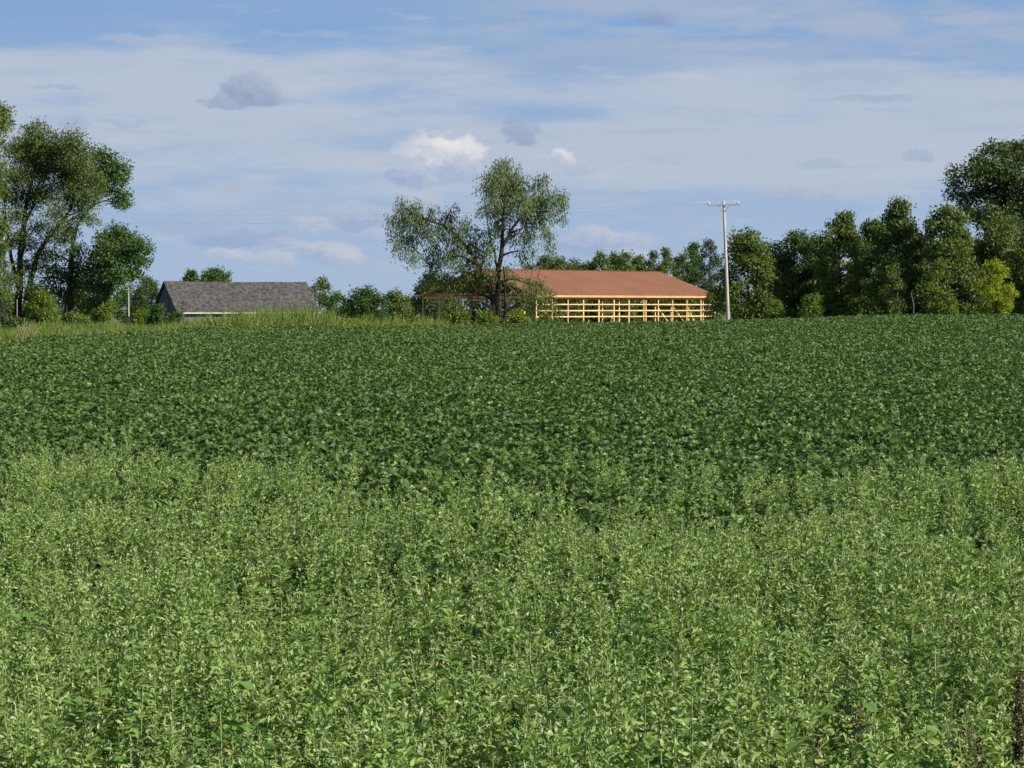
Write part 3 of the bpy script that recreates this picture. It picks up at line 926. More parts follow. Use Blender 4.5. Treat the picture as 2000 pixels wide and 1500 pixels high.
# undergrowth and bushes on the right
for n_, (px, yt, hw, d, m_, nm, lb, dn) in enumerate([
    (1944, 508, 38, 181, M_yell, 'yellow_bush', 'bright yellow green bush at the right wood edge', 1.3),
    (1830, 508, 26, 182, M_lime, 'shrub', 'loose yellowish shrub left of the yellow bush', .55),
    (1745, 515, 30, 183, M_edge, 'shrub', 'pale leafy shrub below the spire-topped tree', .5),
    (1585, 575, 26, 183, M_lime, 'shrub', 'low light shrub at the foot of the two-headed tree', .55),
    (1512, 588, 22, 184, M_lime, 'shrub', 'small light shrub between the first two trees right of the pole', .7),
    (1850, 585, 24, 181, M_lime, 'shrub', 'small yellowish shrub at the foot of the wood left of the yellow bush', .6),
    (1392, 560, 18, 212, M_edge, 'shrub', 'dark shrub at the right end of the unfinished barn', 1.0)]):
    rr2 = np.random.default_rng(400 + n_)
    b = base_at(px, d)
    build_tree(nm, lb, 'bush', b, ovoid(px, yt, hw, d, rr2, n=14, ybot=640, pointy=.1, cr=.4), m_, None, dens=dn * 1.3, ls=.17, style='ball',
               seed=120 + n_, r0=.05, wid=.6, sub=.26, twigs=False)
# dark trunks and brush inside the wood: slim bare stems
for n_, (px, lb) in enumerate([(1748, 'slim bare stem directly below the spire-topped tree'),
                            (1782, 'slim bare stem right of the foot of the spire-topped tree')]):
    d = 184 + n_ % 3
    b = base_at(px, d)
    g = Geo(); g.tube([(0, 0, -.2), (.1, 0, 2.2), (.2 - n_ * .3, .1, 3.2)], [.05, .04, .025], 6)
    t = thing('sapling', lb, 'tree', b)
    link('trunk', g.mesh('trunk', M_barkl, True), t)

# ---- far trees
FAR = [  # px, ytop, hw, d, ybot, mat, dens, ls, label
    (415, 521, 52, 470, 583, M_green, .9, .42, 'pale green tree rising behind the middle of the grey barn roof'),
    (372, 530, 18, 475, 583, M_green, .8, .42, 'small tree top behind the left part of the grey barn roof'),
    (625, 543, 30, 440, 640, M_edge, 1.0, .40, 'tree directly behind the right gable of the grey barn'),
    (655, 570, 34, 430, 650, M_green, 1.0, .40, 'small tree stepping down right of the grey barn'),
    (712, 560, 60, 380, 650, M_green, 1.3, .36, 'broad low tree between the two barns'),
    (768, 568, 44, 390, 650, M_edge, 1.2, .36, 'low tree right of the broad one between the barns'),
    (800, 580, 26, 400, 640, M_dark, 1.2, .36, 'small dark tree just left of the unfinished barn'),
    (845, 528, 40, 330, 640, M_dark, 1.5, .32, 'dense dark tree behind the left lobe of the willow'),
    (880, 540, 40, 335, 640, M_dark, 1.3, .32, 'dark tree behind the gable of the unfinished barn'),
    (287, 540, 40, 480, 640, M_green, 1.4, .32, 'rounded light green tree left of the grey barn'),
    (250, 558, 36, 490, 640, M_green, 1.2, .32, 'green tree behind the small utility pole'),
    (150, 560, 50, 300, 640, M_green, 1.0, .32, 'green tree seen through the stems of the left group'),
    (75, 560, 50, 295, 640, M_green, 1.0, .32, 'green tree behind the foot of the olive tree'),
    (5, 560, 50, 290, 640, M_edge, 1.0, .32, 'green tree behind the poles at the left edge'),
    (1110, 560, 34, 335, 650, M_dark, 1.0, .34, 'dark bush seen through the left end of the open barn frame'),
    (1165, 562, 34, 338, 650, M_dark, 1.0, .34, 'dark bush seen through the open barn frame, second from the left'),
    (1220, 560, 34, 334, 650, M_dark, 1.0, .34, 'dark bush seen through the middle of the open barn frame'),
    (1275, 562, 34, 340, 650, M_green, 1.0, .34, 'green bush seen through the right half of the open barn frame'),
    (1330, 560, 34, 336, 650, M_dark, 1.0, .34, 'dark bush seen through the right end of the open barn frame'),
    (935, 562, 34, 338, 650, M_dark, 1.0, .34, 'dark bush seen under the gable of the unfinished barn left of the willow trunk'),
    (990, 562, 34, 336, 650, M_dark, 1.0, .34, 'dark bush seen under the gable directly behind the willow trunk'),
    (885, 566, 30, 340, 650, M_green, 1.0, .34, 'bush seen under the left half of the gable of the unfinished barn'),
    (1040, 562, 34, 342, 650, M_dark, 1.0, .34, 'dark bush behind the corner of the unfinished barn'),
]
for n_, (px, yt, hw, d, yb, m_, dn, ls_, lb) in enumerate(FAR):
    rr2 = np.random.default_rng(500 + n_)
    b = base_at(px, d)
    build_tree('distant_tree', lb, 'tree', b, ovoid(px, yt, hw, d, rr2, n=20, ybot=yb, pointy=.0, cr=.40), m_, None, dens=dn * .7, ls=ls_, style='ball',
               seed=150 + n_, r0=.2, wid=.65, sub=.55, twigs=False)
# belt of trees behind the unfinished barn
bx = [1040, 1066, 1092, 1118, 1146, 1172, 1198, 1222, 1248, 1274, 1302, 1330, 1356]
by = [514, 502, 504, 508, 508, 500, 497, 500, 498, 500, 492, 496, 480]
for n_, (px, yt) in enumerate(zip(bx, by)):
    rr2 = np.random.default_rng(600 + n_)
    d = 372 + (n_ * 37) % 23
    b = base_at(px, d)
    up = n_ >= 5
    build_tree('distant_tree', ['rounded', 'rounded', 'rounded', 'rounded', 'rounded', 'spiky', 'tall spiky', 'spiky', 'spiky', 'spiky', 'taller', 'taller', 'tallest'][n_] +
               ' tree in the belt behind the unfinished barn roof, ' + ['first', 'second', 'third', 'fourth', 'fifth', 'sixth', 'seventh', 'eighth', 'ninth', 'tenth', 'eleventh', 'twelfth', 'thirteenth'][n_] + ' from the left',
               'tree', b, ovoid(px, yt + r.uniform(-4, 5), 40 + r.uniform(-5, 7), d, rr2, n=24, ybot=650, pointy=.5 if up else .0, cr=.42), M_edge if n_ % 3 else M_green, None, dens=.9, ls=.36,
               style='upright' if up else 'ball', seed=180 + n_, r0=.2, wid=.5, sub=.5, twigs=False, group='tree belt behind the unfinished barn')
# blue green pine right of the roof
d = 305; b = base_at(1383, d)
build_tree('pine_tree', 'blue green pine at the right end of the brown roof', 'tree', b, ovoid(1383, 472, 38, d, np.random.default_rng(77), n=30, ybot=640, pointy=.5, cr=.36), M_blue, None,
           dens=1.1, ls=.30, style='upright', seed=77, r0=.2, wid=.4, sub=.45, twigs=False)

# ---- shrubs on the left verge
SH = [(82, 572, 36, 128, M_lime, 1.3, 'large light green shrub at the foot of the olive tree'),
      (165, 622, 20, 112, M_lime, 1.0, 'low yellowish shrub on the verge below the round tree'),
      (208, 592, 24, 140, M_lime, 1.0, 'green shrub on the verge left of the small utility pole'),
      (278, 608, 20, 138, M_lime, 1.0, 'light shrub on the verge right of the small utility pole'),
      (310, 596, 22, 136, M_green, 1.3, 'dark green shrub before the left end of the grey barn'),
      (345, 612, 20, 128, M_green, 1.2, 'smaller round shrub below the corner of the grey barn'),
      (30, 625, 30, 100, M_green, .9, 'dull green shrub by the left edge above the crop'),
      (140, 612, 26, 150, M_olive, .8, 'greyish shrub in the middle of the left verge'),
      (958, 611, 30, 112, M_lime, 1.2, 'light green bush at the foot of the willow'),
      (900, 612, 26, 116, M_lime, .9, 'low green bush left of the willow trunk'),
      (1012, 609, 22, 112, M_gold, 1.2, 'yellow green bush right of the willow trunk'),
      (1068, 617, 20, 108, M_lime, 1.0, 'small dark bush before the corner post of the unfinished barn')]
for n_, (px, yt, hw, d, m_, dn, lb) in enumerate(SH):
    rr2 = np.random.default_rng(800 + n_)
    b = base_at(px, d)
    p_ = P(px, yt, d)
    yb = yt + (p_.z - b[2]) * F / d - 6
    build_tree('shrub', lb, 'bush', b, ovoid(px, yt, hw, d, rr2, n=12, ybot=yb, pointy=.0, cr=.42), m_, None, dens=dn * 3.2, ls=.13, style='ball',
               seed=220 + n_, r0=.03, wid=.55, sub=.16, twigs=False)


# ------------------------------------------------------------------ wood, metal
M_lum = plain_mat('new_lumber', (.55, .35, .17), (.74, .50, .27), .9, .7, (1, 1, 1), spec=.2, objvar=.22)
M_lum2 = plain_mat('orange_bounce_lumber', (.58, .27, .12), (.70, .36, .17), 1.6, .75, spec=.2, objvar=.15)  # deeper orange for headers and fascia; warm bounce light in gable put into colour
M_roof = plain_mat('brown_metal_roof', (.200, .092, .052), (.225, .104, .060), .35, .6, spec=.2)
M_pole = plain_mat('weathered_pole', (.33, .31, .28), (.48, .46, .42), 2.0, .85, (3, 3, .3), bump=.3)
M_pole2 = plain_mat('crossarm_wood', (.22, .20, .17), (.34, .31, .27), 4.0, .85, (.3, 3, 3))
M_cer = plain_mat('glass_insulator', (.55, .62, .62), (.7, .75, .75), 3.0, .15, spec=.6)
M_shin = plain_mat('grey_shingles', (.026, .025, .027), (.095, .091, .095), 1.6, .85, (1, 1, 1.6), detail=8, lo=.30, hi=.72)
M_gwall = plain_mat('slate_siding', (.075, .085, .105), (.13, .14, .16), 1.2, .85, (4, 4, .25), lo=.3, hi=.7)
M_gtrim = plain_mat('white_trim', (.42, .40, .37), (.50, .48, .44), 1.0, .7)
M_wire = plain_mat('wire', (.45, .44, .42), (.55, .54, .52), 3.0, .4, spec=.6)
M_conc = plain_mat('pale_boards', (.6, .55, .45), (.75, .70, .60), 2.0, .8)

# ------------------------------------------------------------------ unfinished barn
TH = R(45)
X0, Z0 = 2.56, 260.0
gb = EYE - 2.15
barn = thing('unfinished_barn', 'unfinished pole barn with bare orange timber frame and brown metal roof', 'barn', (X0, Z0, gb), TH)
# local frame: x along the long wall, y across towards the back, z up from the ground
LEN, WID = 29.3, 17.6
BAY = 2.44
H = lambda rel: rel + 2.15                       # heights given relative to the eye
EAVE = H(1.30)
RISE = 2.76


def part(name, geo_, mat, parent=barn, smooth=False, **pr):
    return link(name, geo_.mesh(name, mat, smooth), parent, **pr)


_mc = {}


def bpart(name, a, b_, wx, wz, mat, parent=barn, up=(0, 0, 1)):
    """bar part placed by its own transform; alike pieces share one mesh"""
    a = Vector(a); b_ = Vector(b_); L = (b_ - a).length
    key = (name, round(L, 2), wx, wz, mat.name, tuple(up))
    if key not in _mc:
        g = Geo(); g.bar((0, 0, 0), (L, 0, 0), wx, wz); _mc[key] = g.mesh(name, mat)
    o = bpy.data.objects.new(name, _mc[key]); COL.objects.link(o); o.parent = parent
    d_ = (b_ - a).normalized()
    u = Vector(up)
    if abs(d_.dot(u)) > .98: u = Vector((0, 1, 0))
    sy = u.cross(d_).normalized(); sz = d_.cross(sy).normalized()
    m = Matrix((d_, sy, sz)).transposed().to_4x4(); m.translation = a
    o.matrix_local = m
    return o


npost = 13
for k in range(npost):
    xx = k * BAY
    bpart('post', (xx, 0, -.3), (xx, 0, EAVE), .13, .14, M_lum)
    bpart('post', (xx, WID, -.3), (xx, WID, EAVE), .13, .14, M_lum)
for ww in (1.8, 4.3, 14.9):
    top = EAVE + .02
    bpart('post', (0, ww, -.3), (0, ww, top), .20, .20, M_lum)
    bpart('post', (LEN, ww, -.3), (LEN, ww, top), .16, .16, M_lum)
# doubled post in the long wall, and slimmer studs of the inner rooms
bpart('post', (7 * BAY + .42, .05, -.3), (7 * BAY + .42, .05, EAVE), .14, .14, M_lum)
for xx in (8.35 * BAY, 9.45 * BAY, 10.7 * BAY):
    bpart('post', (xx, 1.2, -.3), (xx, 1.2, EAVE - .1), .10, .12, M_lum)
for row, rel in enumerate((.30, -.37, -1.02)):
    k = 0
    while k < npost - 1:
        k2 = min(k + 2, npost - 1)
        bpart('girt', (k * BAY + .01, -.10 - .003 * (k % 4), H(rel)), (k2 * BAY - .01, -.10 - .003 * (k % 4), H(rel)), .05, .12, M_lum)
        if row == 1 and k > 5: bpart('girt', (k * BAY + .01, WID + .10, H(rel)), (k2 * BAY - .01, WID + .10, H(rel)), .05, .12, M_lum)
        k = k2
# lower girts continuing past the corner and on the right gable
bpart('girt', (-.10, .05, H(-.37)), (-.10, 1.85, H(-.37)), .05, .15, M_lum)
bpart('girt', (-.10, .05, H(-1.02)), (-.10, 1.85, H(-1.02)), .05, .15, M_lum)
for rel in (.30, -.37, -1.02):
    bpart('girt', (LEN + .10, .05, H(rel)), (LEN + .10, WID - .05, H(rel)), .05, .12, M_lum)
# headers
for k in range(0, npost - 1, 3):
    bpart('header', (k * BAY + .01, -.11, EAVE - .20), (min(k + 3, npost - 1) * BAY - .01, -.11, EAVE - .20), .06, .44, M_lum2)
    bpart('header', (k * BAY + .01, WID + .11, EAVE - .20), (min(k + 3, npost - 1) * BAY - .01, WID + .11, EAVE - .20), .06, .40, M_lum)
bpart('header', (-.13, -.10, EAVE - .25), (-.13, WID + .1, EAVE - .25), .06, .30, M_lum2)
bpart('header', (LEN + .13, -.10, EAVE - .25), (LEN + .13, WID + .1, EAVE - .25), .06, .30, M_lum2)
# trusses, one at every post: bottom chord with top chords and webs
hw_ = WID / 2
for k in range(npost):
    xx = k * BAY + (.0 if k else -.02)
    zb = EAVE + .10
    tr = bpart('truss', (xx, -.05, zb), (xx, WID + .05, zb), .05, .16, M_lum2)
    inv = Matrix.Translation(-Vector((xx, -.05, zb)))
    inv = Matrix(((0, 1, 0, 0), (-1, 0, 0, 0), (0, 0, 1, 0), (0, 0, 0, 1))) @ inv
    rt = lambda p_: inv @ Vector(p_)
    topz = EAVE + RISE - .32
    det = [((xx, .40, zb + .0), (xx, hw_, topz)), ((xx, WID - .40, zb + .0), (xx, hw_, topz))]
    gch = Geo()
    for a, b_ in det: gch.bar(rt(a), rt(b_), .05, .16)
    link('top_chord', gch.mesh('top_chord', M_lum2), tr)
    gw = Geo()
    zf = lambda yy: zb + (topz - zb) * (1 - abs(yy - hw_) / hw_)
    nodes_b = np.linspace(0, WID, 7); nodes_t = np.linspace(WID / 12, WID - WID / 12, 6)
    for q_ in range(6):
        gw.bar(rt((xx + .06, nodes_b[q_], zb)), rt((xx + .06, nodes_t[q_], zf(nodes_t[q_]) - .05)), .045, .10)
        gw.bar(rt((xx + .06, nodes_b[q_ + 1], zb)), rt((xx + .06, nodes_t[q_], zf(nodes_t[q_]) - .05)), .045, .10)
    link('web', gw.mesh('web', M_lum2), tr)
# knee braces and temporary diagonal braces
for (a, b_) in [((-.05, 14.9, EAVE - .9), (-.05, 13.9, EAVE + .1)), ((-.05, 14.9, EAVE - .9), (-.05, 15.9, EAVE - .1)),
                ((-.2, 4.3, EAVE - 1.0), (-.2, 3.2, EAVE + .4)), ((-.2, 4.3, EAVE + 1.2), (-.2, 2.2, EAVE - .2)), ((-.6, 2.6, 0), (-.1, 1.5, 2.2)),
                ((0.05, -.15, .9), (.7, -.15, .35)), ((-.4, 5.6, 0), (-.15, 7.0, EAVE + 1.3)),
                ((8.5 * BAY, 1.3, 2.3), (9.4 * BAY, 1.3, .3)), ((9.5 * BAY, 1.3, 2.6), (10.5 * BAY, 1.3, .3)), ((10.7 * BAY, 1.3, 2.2), (11.2 * BAY, 1.3, .4))]:
    bpart('brace', a, b_, .05, .12, M_lum)
# roof slopes with ribs
OV, OVG = .45, .35
slope = math.atan2(RISE, hw_)
for side in (0, 1):
    g = Geo()
    y_e = -OV if side == 0 else WID + OV
    z_r = EAVE + RISE + .10
    z_e = z_r - (hw_ + OV) * RISE / hw_
    nrib = 33
    a0 = Vector((-OVG, y_e, z_e)); a1 = Vector((LEN + OVG, y_e, z_e)); r0_ = Vector((-OVG, hw_, z_r)); r1_ = Vector((LEN + OVG, hw_, z_r))
    upv = (a1 - a0).cross(r0_ - a0).normalized()
    if upv.z < 0: upv = -upv
    V = [a0, a1, r1_, r0_] + [p_ - upv * .05 for p_ in (a0, a1, r1_, r0_)]
    g.add(V, [(0, 1, 2, 3), (7, 6, 5, 4), (0, 4, 5, 1), (1, 5, 6, 2), (2, 6, 7, 3), (3, 7, 4, 0)])
    part('roof', g, M_roof)
    g = Geo(); g.bar(a0 + Vector((0, -.03 if side == 0 else .03, -.09)), a1 + Vector((0, -.03 if side == 0 else .03, -.09)), .04, .20); part('fascia', g, M_lum2)
    for ex in (-OVG - .03, LEN + OVG + .03):
        bpart('rake_board', (ex, y_e, z_e - .09), (ex, hw_, z_r - .09), .04, .20, M_lum2)
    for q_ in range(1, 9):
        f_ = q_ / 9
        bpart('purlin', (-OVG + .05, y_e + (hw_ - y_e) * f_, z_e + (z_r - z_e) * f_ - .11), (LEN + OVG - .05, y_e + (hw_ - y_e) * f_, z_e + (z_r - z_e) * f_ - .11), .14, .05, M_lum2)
g = Geo(); g.bar((-OVG, hw_, EAVE + RISE + .125), (LEN + OVG, hw_, EAVE + RISE + .125), .30, .03); part('ridge_cap', g, M_roof)
# pale boards inside, added in place of sunlit girts on the far wall
for n_, (xx, rel, lb) in enumerate([(5.6 * BAY, .04, 'upper pale boards standing in for sunlit far girts of the unfinished barn'), (5.6 * BAY, -.62, 'lower pale boards standing in for sunlit far girts of the unfinished barn')]):
    c_, s_ = math.cos(TH), math.sin(TH)
    yy = 2.5
    lx, ly = X0 + c_ * xx - s_ * yy, Z0 + s_ * xx + c_ * yy
    g = Geo()
    for q_ in range(3): g.bar((-1.3, q_ * .16, EYE + rel), (1.3, q_ * .16 + .02, EYE + rel), .13, .13)
    if n_ == 1:
        pass
    for xb in (-1.1, 1.1): g.bar((xb, .15, gb - .1), (xb, .15, EYE + rel - .07), .08, .10)
    t = thing('girt_stand_in', lb, 'boards', (lx, ly, 0), TH, 'pale boards standing in for sunlit far girts of the unfinished barn')
    link('board', g.mesh('board', M_conc), t)

# ------------------------------------------------------------------ grey barn
TG = R(30)
GX0, GZ0 = -.1362 * 390, 390.0
gg = EYE - 4.0
gbarn = thing('grey_barn', 'old grey barn with a long shingled roof half hidden by tall grass', 'barn', (GX0, GZ0, gg), TG)
GL, GW = 24.5, 11.0
ge = 4.0 - .78; gr = 4.0 + 4.15
g = Geo()
# walls as a solid with a gable profile
pts = [(0.35, .3), (0.35, ge - .05), (GW / 2, gr - .25), (GW - .35, ge - .05), (GW - .35, .3)]
V = [(0.0, a, b_) for a, b_ in pts] + [(GL, a, b_) for a, b_ in pts]
g.add([(0, .35, -.5), (0, GW - .35, -.5), (0, GW - .35, ge - .05), (0, .35, ge - .05), (GL, .35, -.5), (GL, GW - .35, -.5), (GL, GW - .35, ge - .05), (GL, .35, ge - .05)],
      [(0, 3, 2, 1), (4, 5, 6, 7), (0, 4, 7, 3), (1, 2, 6, 5)])
g.add([(0, .35, ge - .05), (0, GW / 2, gr - .2), (0, GW / 2, gr - .2), (0, GW - .35, ge - .05)], [(0, 1, 2, 3)])
g.add([(GL, .35, ge - .05), (GL, GW / 2, gr - .2), (GL, GW / 2, gr - .2), (GL, GW - .35, ge - .05)], [(3, 2, 1, 0)])
part('wall', g, M_gwall, gbarn)
# gable boards: shallow battens
for q_ in range(1, 20):
    yy = .35 + q_ * (GW - .7) / 20
    zt_ = ge - .05 + (gr - .25 - ge) * (1 - abs(yy - GW / 2) / (GW / 2 - .35))
    bpart('batten', (-.02, yy, 0), (-.02, yy, max(zt_ - .1, .5)), .05, .05, M_gwall, gbarn)
for side in (0, 1):
    g = Geo()
    ye = -.35 if side == 0 else GW + .35
    sl_ = (gr - ge) / (GW / 2)
    # slightly flared eave, as on the old barn; sagging ridge
    n = 14
    rows = []
    for q_ in range(n + 1):
        f_ = q_ / n; x_ = -.45 + f_ * (GL + .9)
        sag = -.10 * math.sin(math.pi * f_) + .03 * math.sin(f_ * 19)
        ym = .9 if side == 0 else GW - .9
        zm = ge + sl_ * .9
        rows += [(x_, ye, ge - .06 + .3 * sag), (x_, ym, zm + .05 + .3 * sag), (x_, GW / 2, gr + .08 + sag)]
    rows = np.array(rows); lo_ = rows - np.array([0, 0, .14])
    V = np.concatenate([rows, lo_]); off = len(rows); Q = []
    for q_ in range(n):
        for s_ in range(2):
            a = q_ * 3 + s_; Q.append((a, a + 3, a + 4, a + 1)); Q.append((a + off + 1, a + off + 4, a + off + 3, a + off))
        a = q_ * 3; Q.append((a, a + off, a + off + 3, a + 3))
    for e_ in (0, n * 3):
        for s_ in range(2):
            a = e_ + s_; Q.append((a, a + 1, a + off + 1, a + off))
    g.add(V, Q)
    part('roof', g, M_shin, gbarn)
bpart('fascia', (-.4, -.40, ge - .16), (GL + .4, -.40, ge - .16), .05, .20, M_gtrim, gbarn)
bpart('fascia', (-.4, GW + .40, ge - .16), (GL + .4, GW + .40, ge - .16), .05, .26, M_gtrim, gbarn)
for yy in (4.55, 6.55): bpart('door_frame', (-.08, yy, .1), (-.08, yy, 5.4), .10, .12, M_gwall, gbarn)
bpart('door_frame', (-.08, 4.5, 5.45), (-.08, 6.6, 5.45), .10, .12, M_gwall, gbarn)
g = Geo(); g.bar((-.05, 5.55, .1), (-.05, 5.55, 5.4), .06, 1.85, up=(0, 1, 0)); part('door', g, M_gwall, gbarn)


# ------------------------------------------------------------------ utility poles and wires
def utility_pole(px, ytop, d, lab, arm_z=.35, arm_l=2.44, lean=0.0, tilt=0.0, rz=.05, r0=.15, r1=.09, mat=M_pole):
    top = P(px, ytop, d)
    bx_ = top.x - lean
    b = (bx_, d, gzf(bx_, d) - .3)
    t = thing('utility_pole', lab, 'utility pole', b)
    Hh = top.z - b[2]
    g = Geo()
    n = 8
    g.tube([(lean * (q_ / n) ** 1.2, 0, Hh * q_ / n) for q_ in range(n + 1)], np.linspace(r0, r1, n + 1), 14)
    link('pole', g.mesh('pole', mat, True), t)
    zc = Hh - arm_z
    if arm_l:
        ca = Vector((lean, -.16, zc))
        dx = Vector((math.cos(rz), math.sin(rz), tilt)) * (arm_l / 2)
        g = Geo(); g.bar(ca - dx, ca + dx, .09, .11); link('crossarm', g.mesh('crossarm', M_pole2), t)
        for s_ in (-1, 1):
            g = Geo(); g.bar(ca + dx * (.34 * s_) + Vector((0, -.01, -.06)), Vector((lean, -.13, zc - .62)), .03, .05); link('brace', g.mesh('brace', M_pole2), t)
            g = Geo(); p0 = ca + dx * (.93 * s_) + Vector((0, 0, .065))
            g.tube([p0, p0 + Vector((0, 0, .05)), p0 + Vector((0, 0, .06)), p0 + Vector((0, 0, .13)), p0 + Vector((0, 0, .15)), p0 + Vector((0, 0, .22))], [.025, .025, .075, .07, .05, .04], 10)
            link('insulator', g.mesh('insulator', M_cer, True), t)
        return [Vector(b) + ca + dx * (.93 * s_) + Vector((0, 0, .30)) for s_ in (-1, 1)]
    return Vector(b) + Vector((lean, 0, Hh))


ins = utility_pole(1413, 392, 190, 'tall pale utility pole with crossarm left of the right wood', lean=-.42, tilt=.03, rz=.06)
utility_pole(251, 561, 400, 'small distant utility pole between the round tree and the grey barn', rz=.2)
utility_pole(6, 396, 204.5, 'utility pole standing among the trees at the left edge', arm_z=.5, arm_l=1.4, rz=.9, lean=-.1)


def wire(a, b_, sag, lab):
    a = Vector(a); b_ = Vector(b_); n = 28
    pts = [a.lerp(b_, q_ / n) - Vector((0, 0, sag * 4 * (q_ / n) * (1 - q_ / n))) for q_ in range(n + 1)]
    g = Geo(); g.tube([p_ - a for p_ in pts], [.009] * (n + 1), 5)
    o = link('power_line', g.mesh('power_line', M_wire, True), None, label=lab, category='power line', group='power lines between the two tall poles')
    o.location = a


wire(P(-8, 409, 203.5), ins[0], .75, 'upper power line running from the left edge pole to the tall pole')
wire(P(-8, 431, 203.5), ins[1], .85, 'lower power line running from the left edge pole to the tall pole')

b = base_at(33, 148)
t = thing('fence_post', 'thin grey stake on the verge below the olive tree', 'post', b)
g = Geo(); hp = P(33, 585, 148).z - b[2]
g.tube([(0, 0, -.2), (0.02, 0, hp)], [.028, .02], 8); link('pole', g.mesh('pole', M_pole2, True), t)

# dead canes on the left verge
b = base_at(48, 72)
t = thing('dead_canes', 'sprawling bundle of dead tan canes by the left edge of the crop', 'dead plant', b)
for q_ in range(9):
    g = Geo(); a = -1.0 + q_ * .25
    hgt = P(48, 622 + (q_ * 5) % 14, 72).z - b[2]
    g.tube([(0.02 * q_, 0, 0), (.12 * a, .1 * math.sin(q_), hgt * .6), (.42 * a + .1, .15 * math.sin(q_), hgt)], [.014, .011, .006], 4)
    link('cane', g.mesh('cane', M_deadstem, True), t)
# dark seed stalk before the corner of the grey barn
b = base_at(357, 118)
t = thing('seed_stalk', 'blackish dead seed stalk before the corner of the grey barn roof', 'dead plant', b)
hgt = P(357, 589, 118).z - b[2]
g = Geo(); g.tube([(0, 0, 0), (.02, 0, hgt * .6), (0, 0, hgt)], [.015, .012, .008], 5); link('stem', g.mesh('stem', M_deadstem, True), t)
rr2 = np.random.default_rng(5)
cs = [np.array([.03 * math.sin(q_ * 2.1), 0, hgt - .05 - q_ * .14]) + rr2.normal(size=(60, 3)) * np.array([.045, .045, .03]) for q_ in range(4)]
cs = np.concatenate(cs)
V, Fc, vp = leaf_arrays(cs, rdir(len(cs), rr2), rdir(len(cs), rr2), np.full(len(cs), .04), np.full(len(cs), .03), .1)
link('seed_head', mesh_np('seed_head', V, [Fc], [M_dead], rnd=np.repeat(rr2.uniform(0, .3, len(cs)), vp)), t)


# ------------------------------------------------------------------ dead dock stalks, lower right
def dock(px, ytop, d, wpx, lab, seed, lean=0.0):
    rr_ = np.random.default_rng(seed)
    tp_ = P(px, ytop, d); b = (tp_.x - lean, d, gzf(tp_.x, d) - .02); h = tp_.z - b[2]
    t = thing('dock_stalk', lab, 'dead plant', b, group='dead brown stalks in the lower right corner')
    g = Geo(); g.tube([(0, 0, 0), (lean * .4, .01, h * .5), (lean, 0, h * .99)], [.006, .005, .002], 6); link('stem', g.mesh('stem', M_deadstem, True), t)
    n = 1500
    tt = rr_.uniform(0, 1, n) ** .8
    ww = wpx * d / F * .5 * (.35 + .65 * np.sin(np.pi * np.clip(tt * .9 + .1, 0, 1)) + .25 * np.sin(tt * 40))
    a = rr_.uniform(0, 6.28, n); q_ = np.sqrt(rr_.uniform(0, 1, n))
    zz = h * (1 - .42 * tt)
    C = np.stack([lean * (zz / h) + np.cos(a) * ww * q_, np.sin(a) * ww * q_, zz], 1)
    V, Fc, vp = leaf_arrays(C, rdir(n, rr_) + np.array([0, 0, -.4]), rdir(n, rr_), rr_.uniform(.006, .013, n), rr_.uniform(.005, .009, n), .2)
    link('seed_head', mesh_np('seed_head', V, [Fc], [M_dead], rnd=np.repeat(rr_.uniform(0, 1, n), vp)), t)
    for q_ in range(5):   # shrivelled hanging leaves
        z0 = h * rr_.uniform(.45, .8); aa = rr_.uniform(0, 6.28)
        V, (T, Qd), vp = leaf_arrays(np.array([[lean * z0 / h, 0, z0]]), np.array([[math.cos(aa), math.sin(aa), -1.2]]), np.array([[math.cos(aa), math.sin(aa), 1.0]]), .07, .015, .5, four=True)
        link('leaf', mesh_np('leaf', V, [T, Qd], [M_dead], rnd=np.full(len(V), .9)), t)


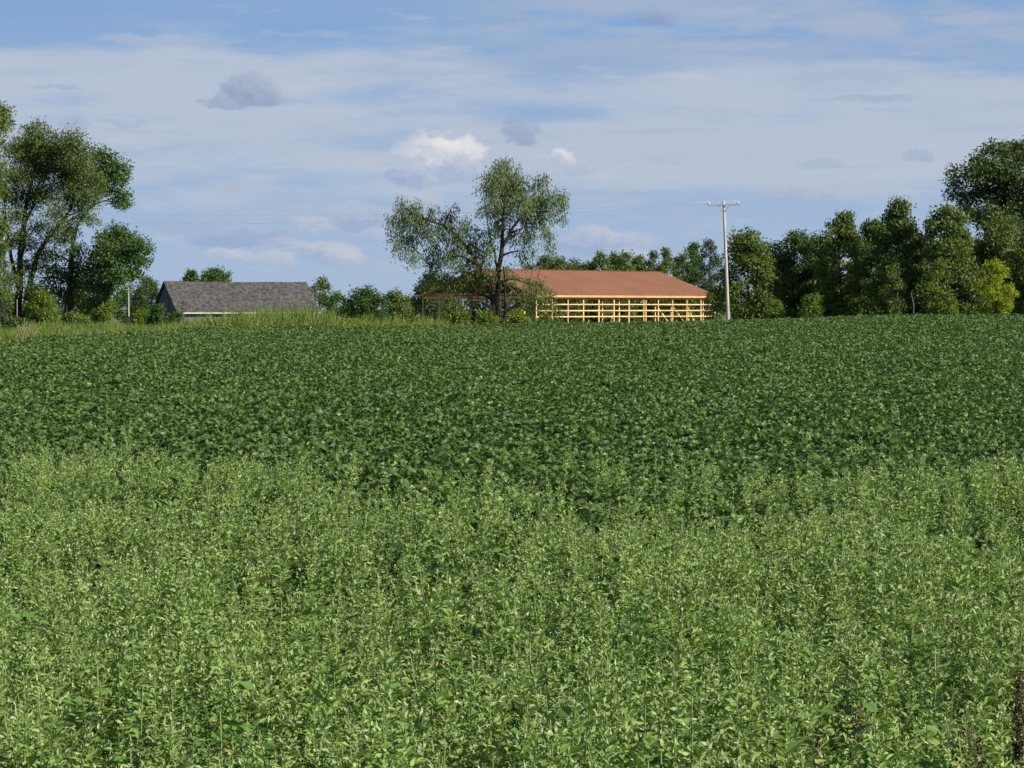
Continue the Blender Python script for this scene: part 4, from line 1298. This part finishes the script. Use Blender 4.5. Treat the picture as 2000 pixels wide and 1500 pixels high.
dock(1598, 1418, 7.9, 20, 'short dark brown dead stalk, leftmost of the lower right corner', 1)
dock(1673, 1380, 8.0, 24, 'taller dark brown dead stalk between the short stalk and the branching ones', 2, .01)
dock(1885, 1398, 8.0, 34, 'thick brown dead stalk with a tan stem near the lower right corner', 3, .02)
dock(1912, 1440, 7.8, 22, 'lower brown stalk leaning against the thick one', 4, -.03)
dock(1992, 1310, 8.3, 22, 'tallest brown dead stalk at the right edge of the photo', 5, .02)
dock(1981, 1125, 11.5, 26, 'brown seed head further back near the right edge', 6)


# ------------------------------------------------------------------ broad-leaved weeds standing out in the foreground
def broad(px, ytop, d, ll, n, lab, seed, mat=M_broad):
    rr_ = np.random.default_rng(seed)
    tp_ = P(px, ytop, d); b = (tp_.x, d, gzf(tp_.x, d) - .02); h = tp_.z - b[2]
    t = thing('broad_weed', lab, 'weed', b, group='broad leaved weeds among the goosefoot')
    g = Geo(); g.tube([(0, 0, 0), (.01, .01, h * .5), (0, 0, h * .97)], [.006, .005, .003], 6); link('stem', g.mesh('stem', M_wstem, True), t)
    for q_ in range(n):
        f_ = q_ / n; z0 = h * (.98 - .30 * f_); aa = q_ * 2.4 + rr_.uniform(-.3, .3) + seed
        l = ll * (.65 + .6 * f_) * rr_.uniform(.85, 1.15)
        ax = np.array([[math.cos(aa), math.sin(aa), rr_.uniform(.1, .7)]])
        V, (T, Qd), vp = leaf_arrays(np.array([[0, 0, z0]]) + ax * .015, ax, np.array([[-math.cos(aa) * .5, -math.sin(aa) * .5, 1.0]]) + rr_.normal(size=(1, 3)) * .2, l, l * .55, .14, four=True)
        link('leaf', mesh_np('leaf', V, [T, Qd], [mat], rnd=np.full(len(V), rr_.uniform(0, 1)), smooth=True), t)


broad(1290, 1412, 8.4, .075, 10, 'broad leaved weed at the bottom centre right', 1)
broad(1715, 1455, 8.1, .085, 9, 'large leaved weed between the brown stalks at the bottom', 2)
broad(1165, 1455, 8.1, .07, 10, 'large leaved weed at the bottom centre', 3)
broad(1150, 1340, 8.9, .06, 9, 'broad leaved weed a little above the bottom centre', 4)
broad(1035, 1240, 9.9, .07, 7, 'broad leaved weed in the centre of the weed patch', 5)
broad(430, 1375, 8.7, .06, 9, 'broad leaved weed in the lower left', 6)
broad(75, 1330, 9.0, .06, 9, 'broad leaved weed near the left edge', 7)
broad(1826, 1250, 9.6, .075, 6, 'dark leaved weed right of the centre in the weed patch', 8, M_bean)
broad(190, 1285, 9.4, .07, 6, 'dark leaved weed left of the centre in the weed patch', 9, M_bean)
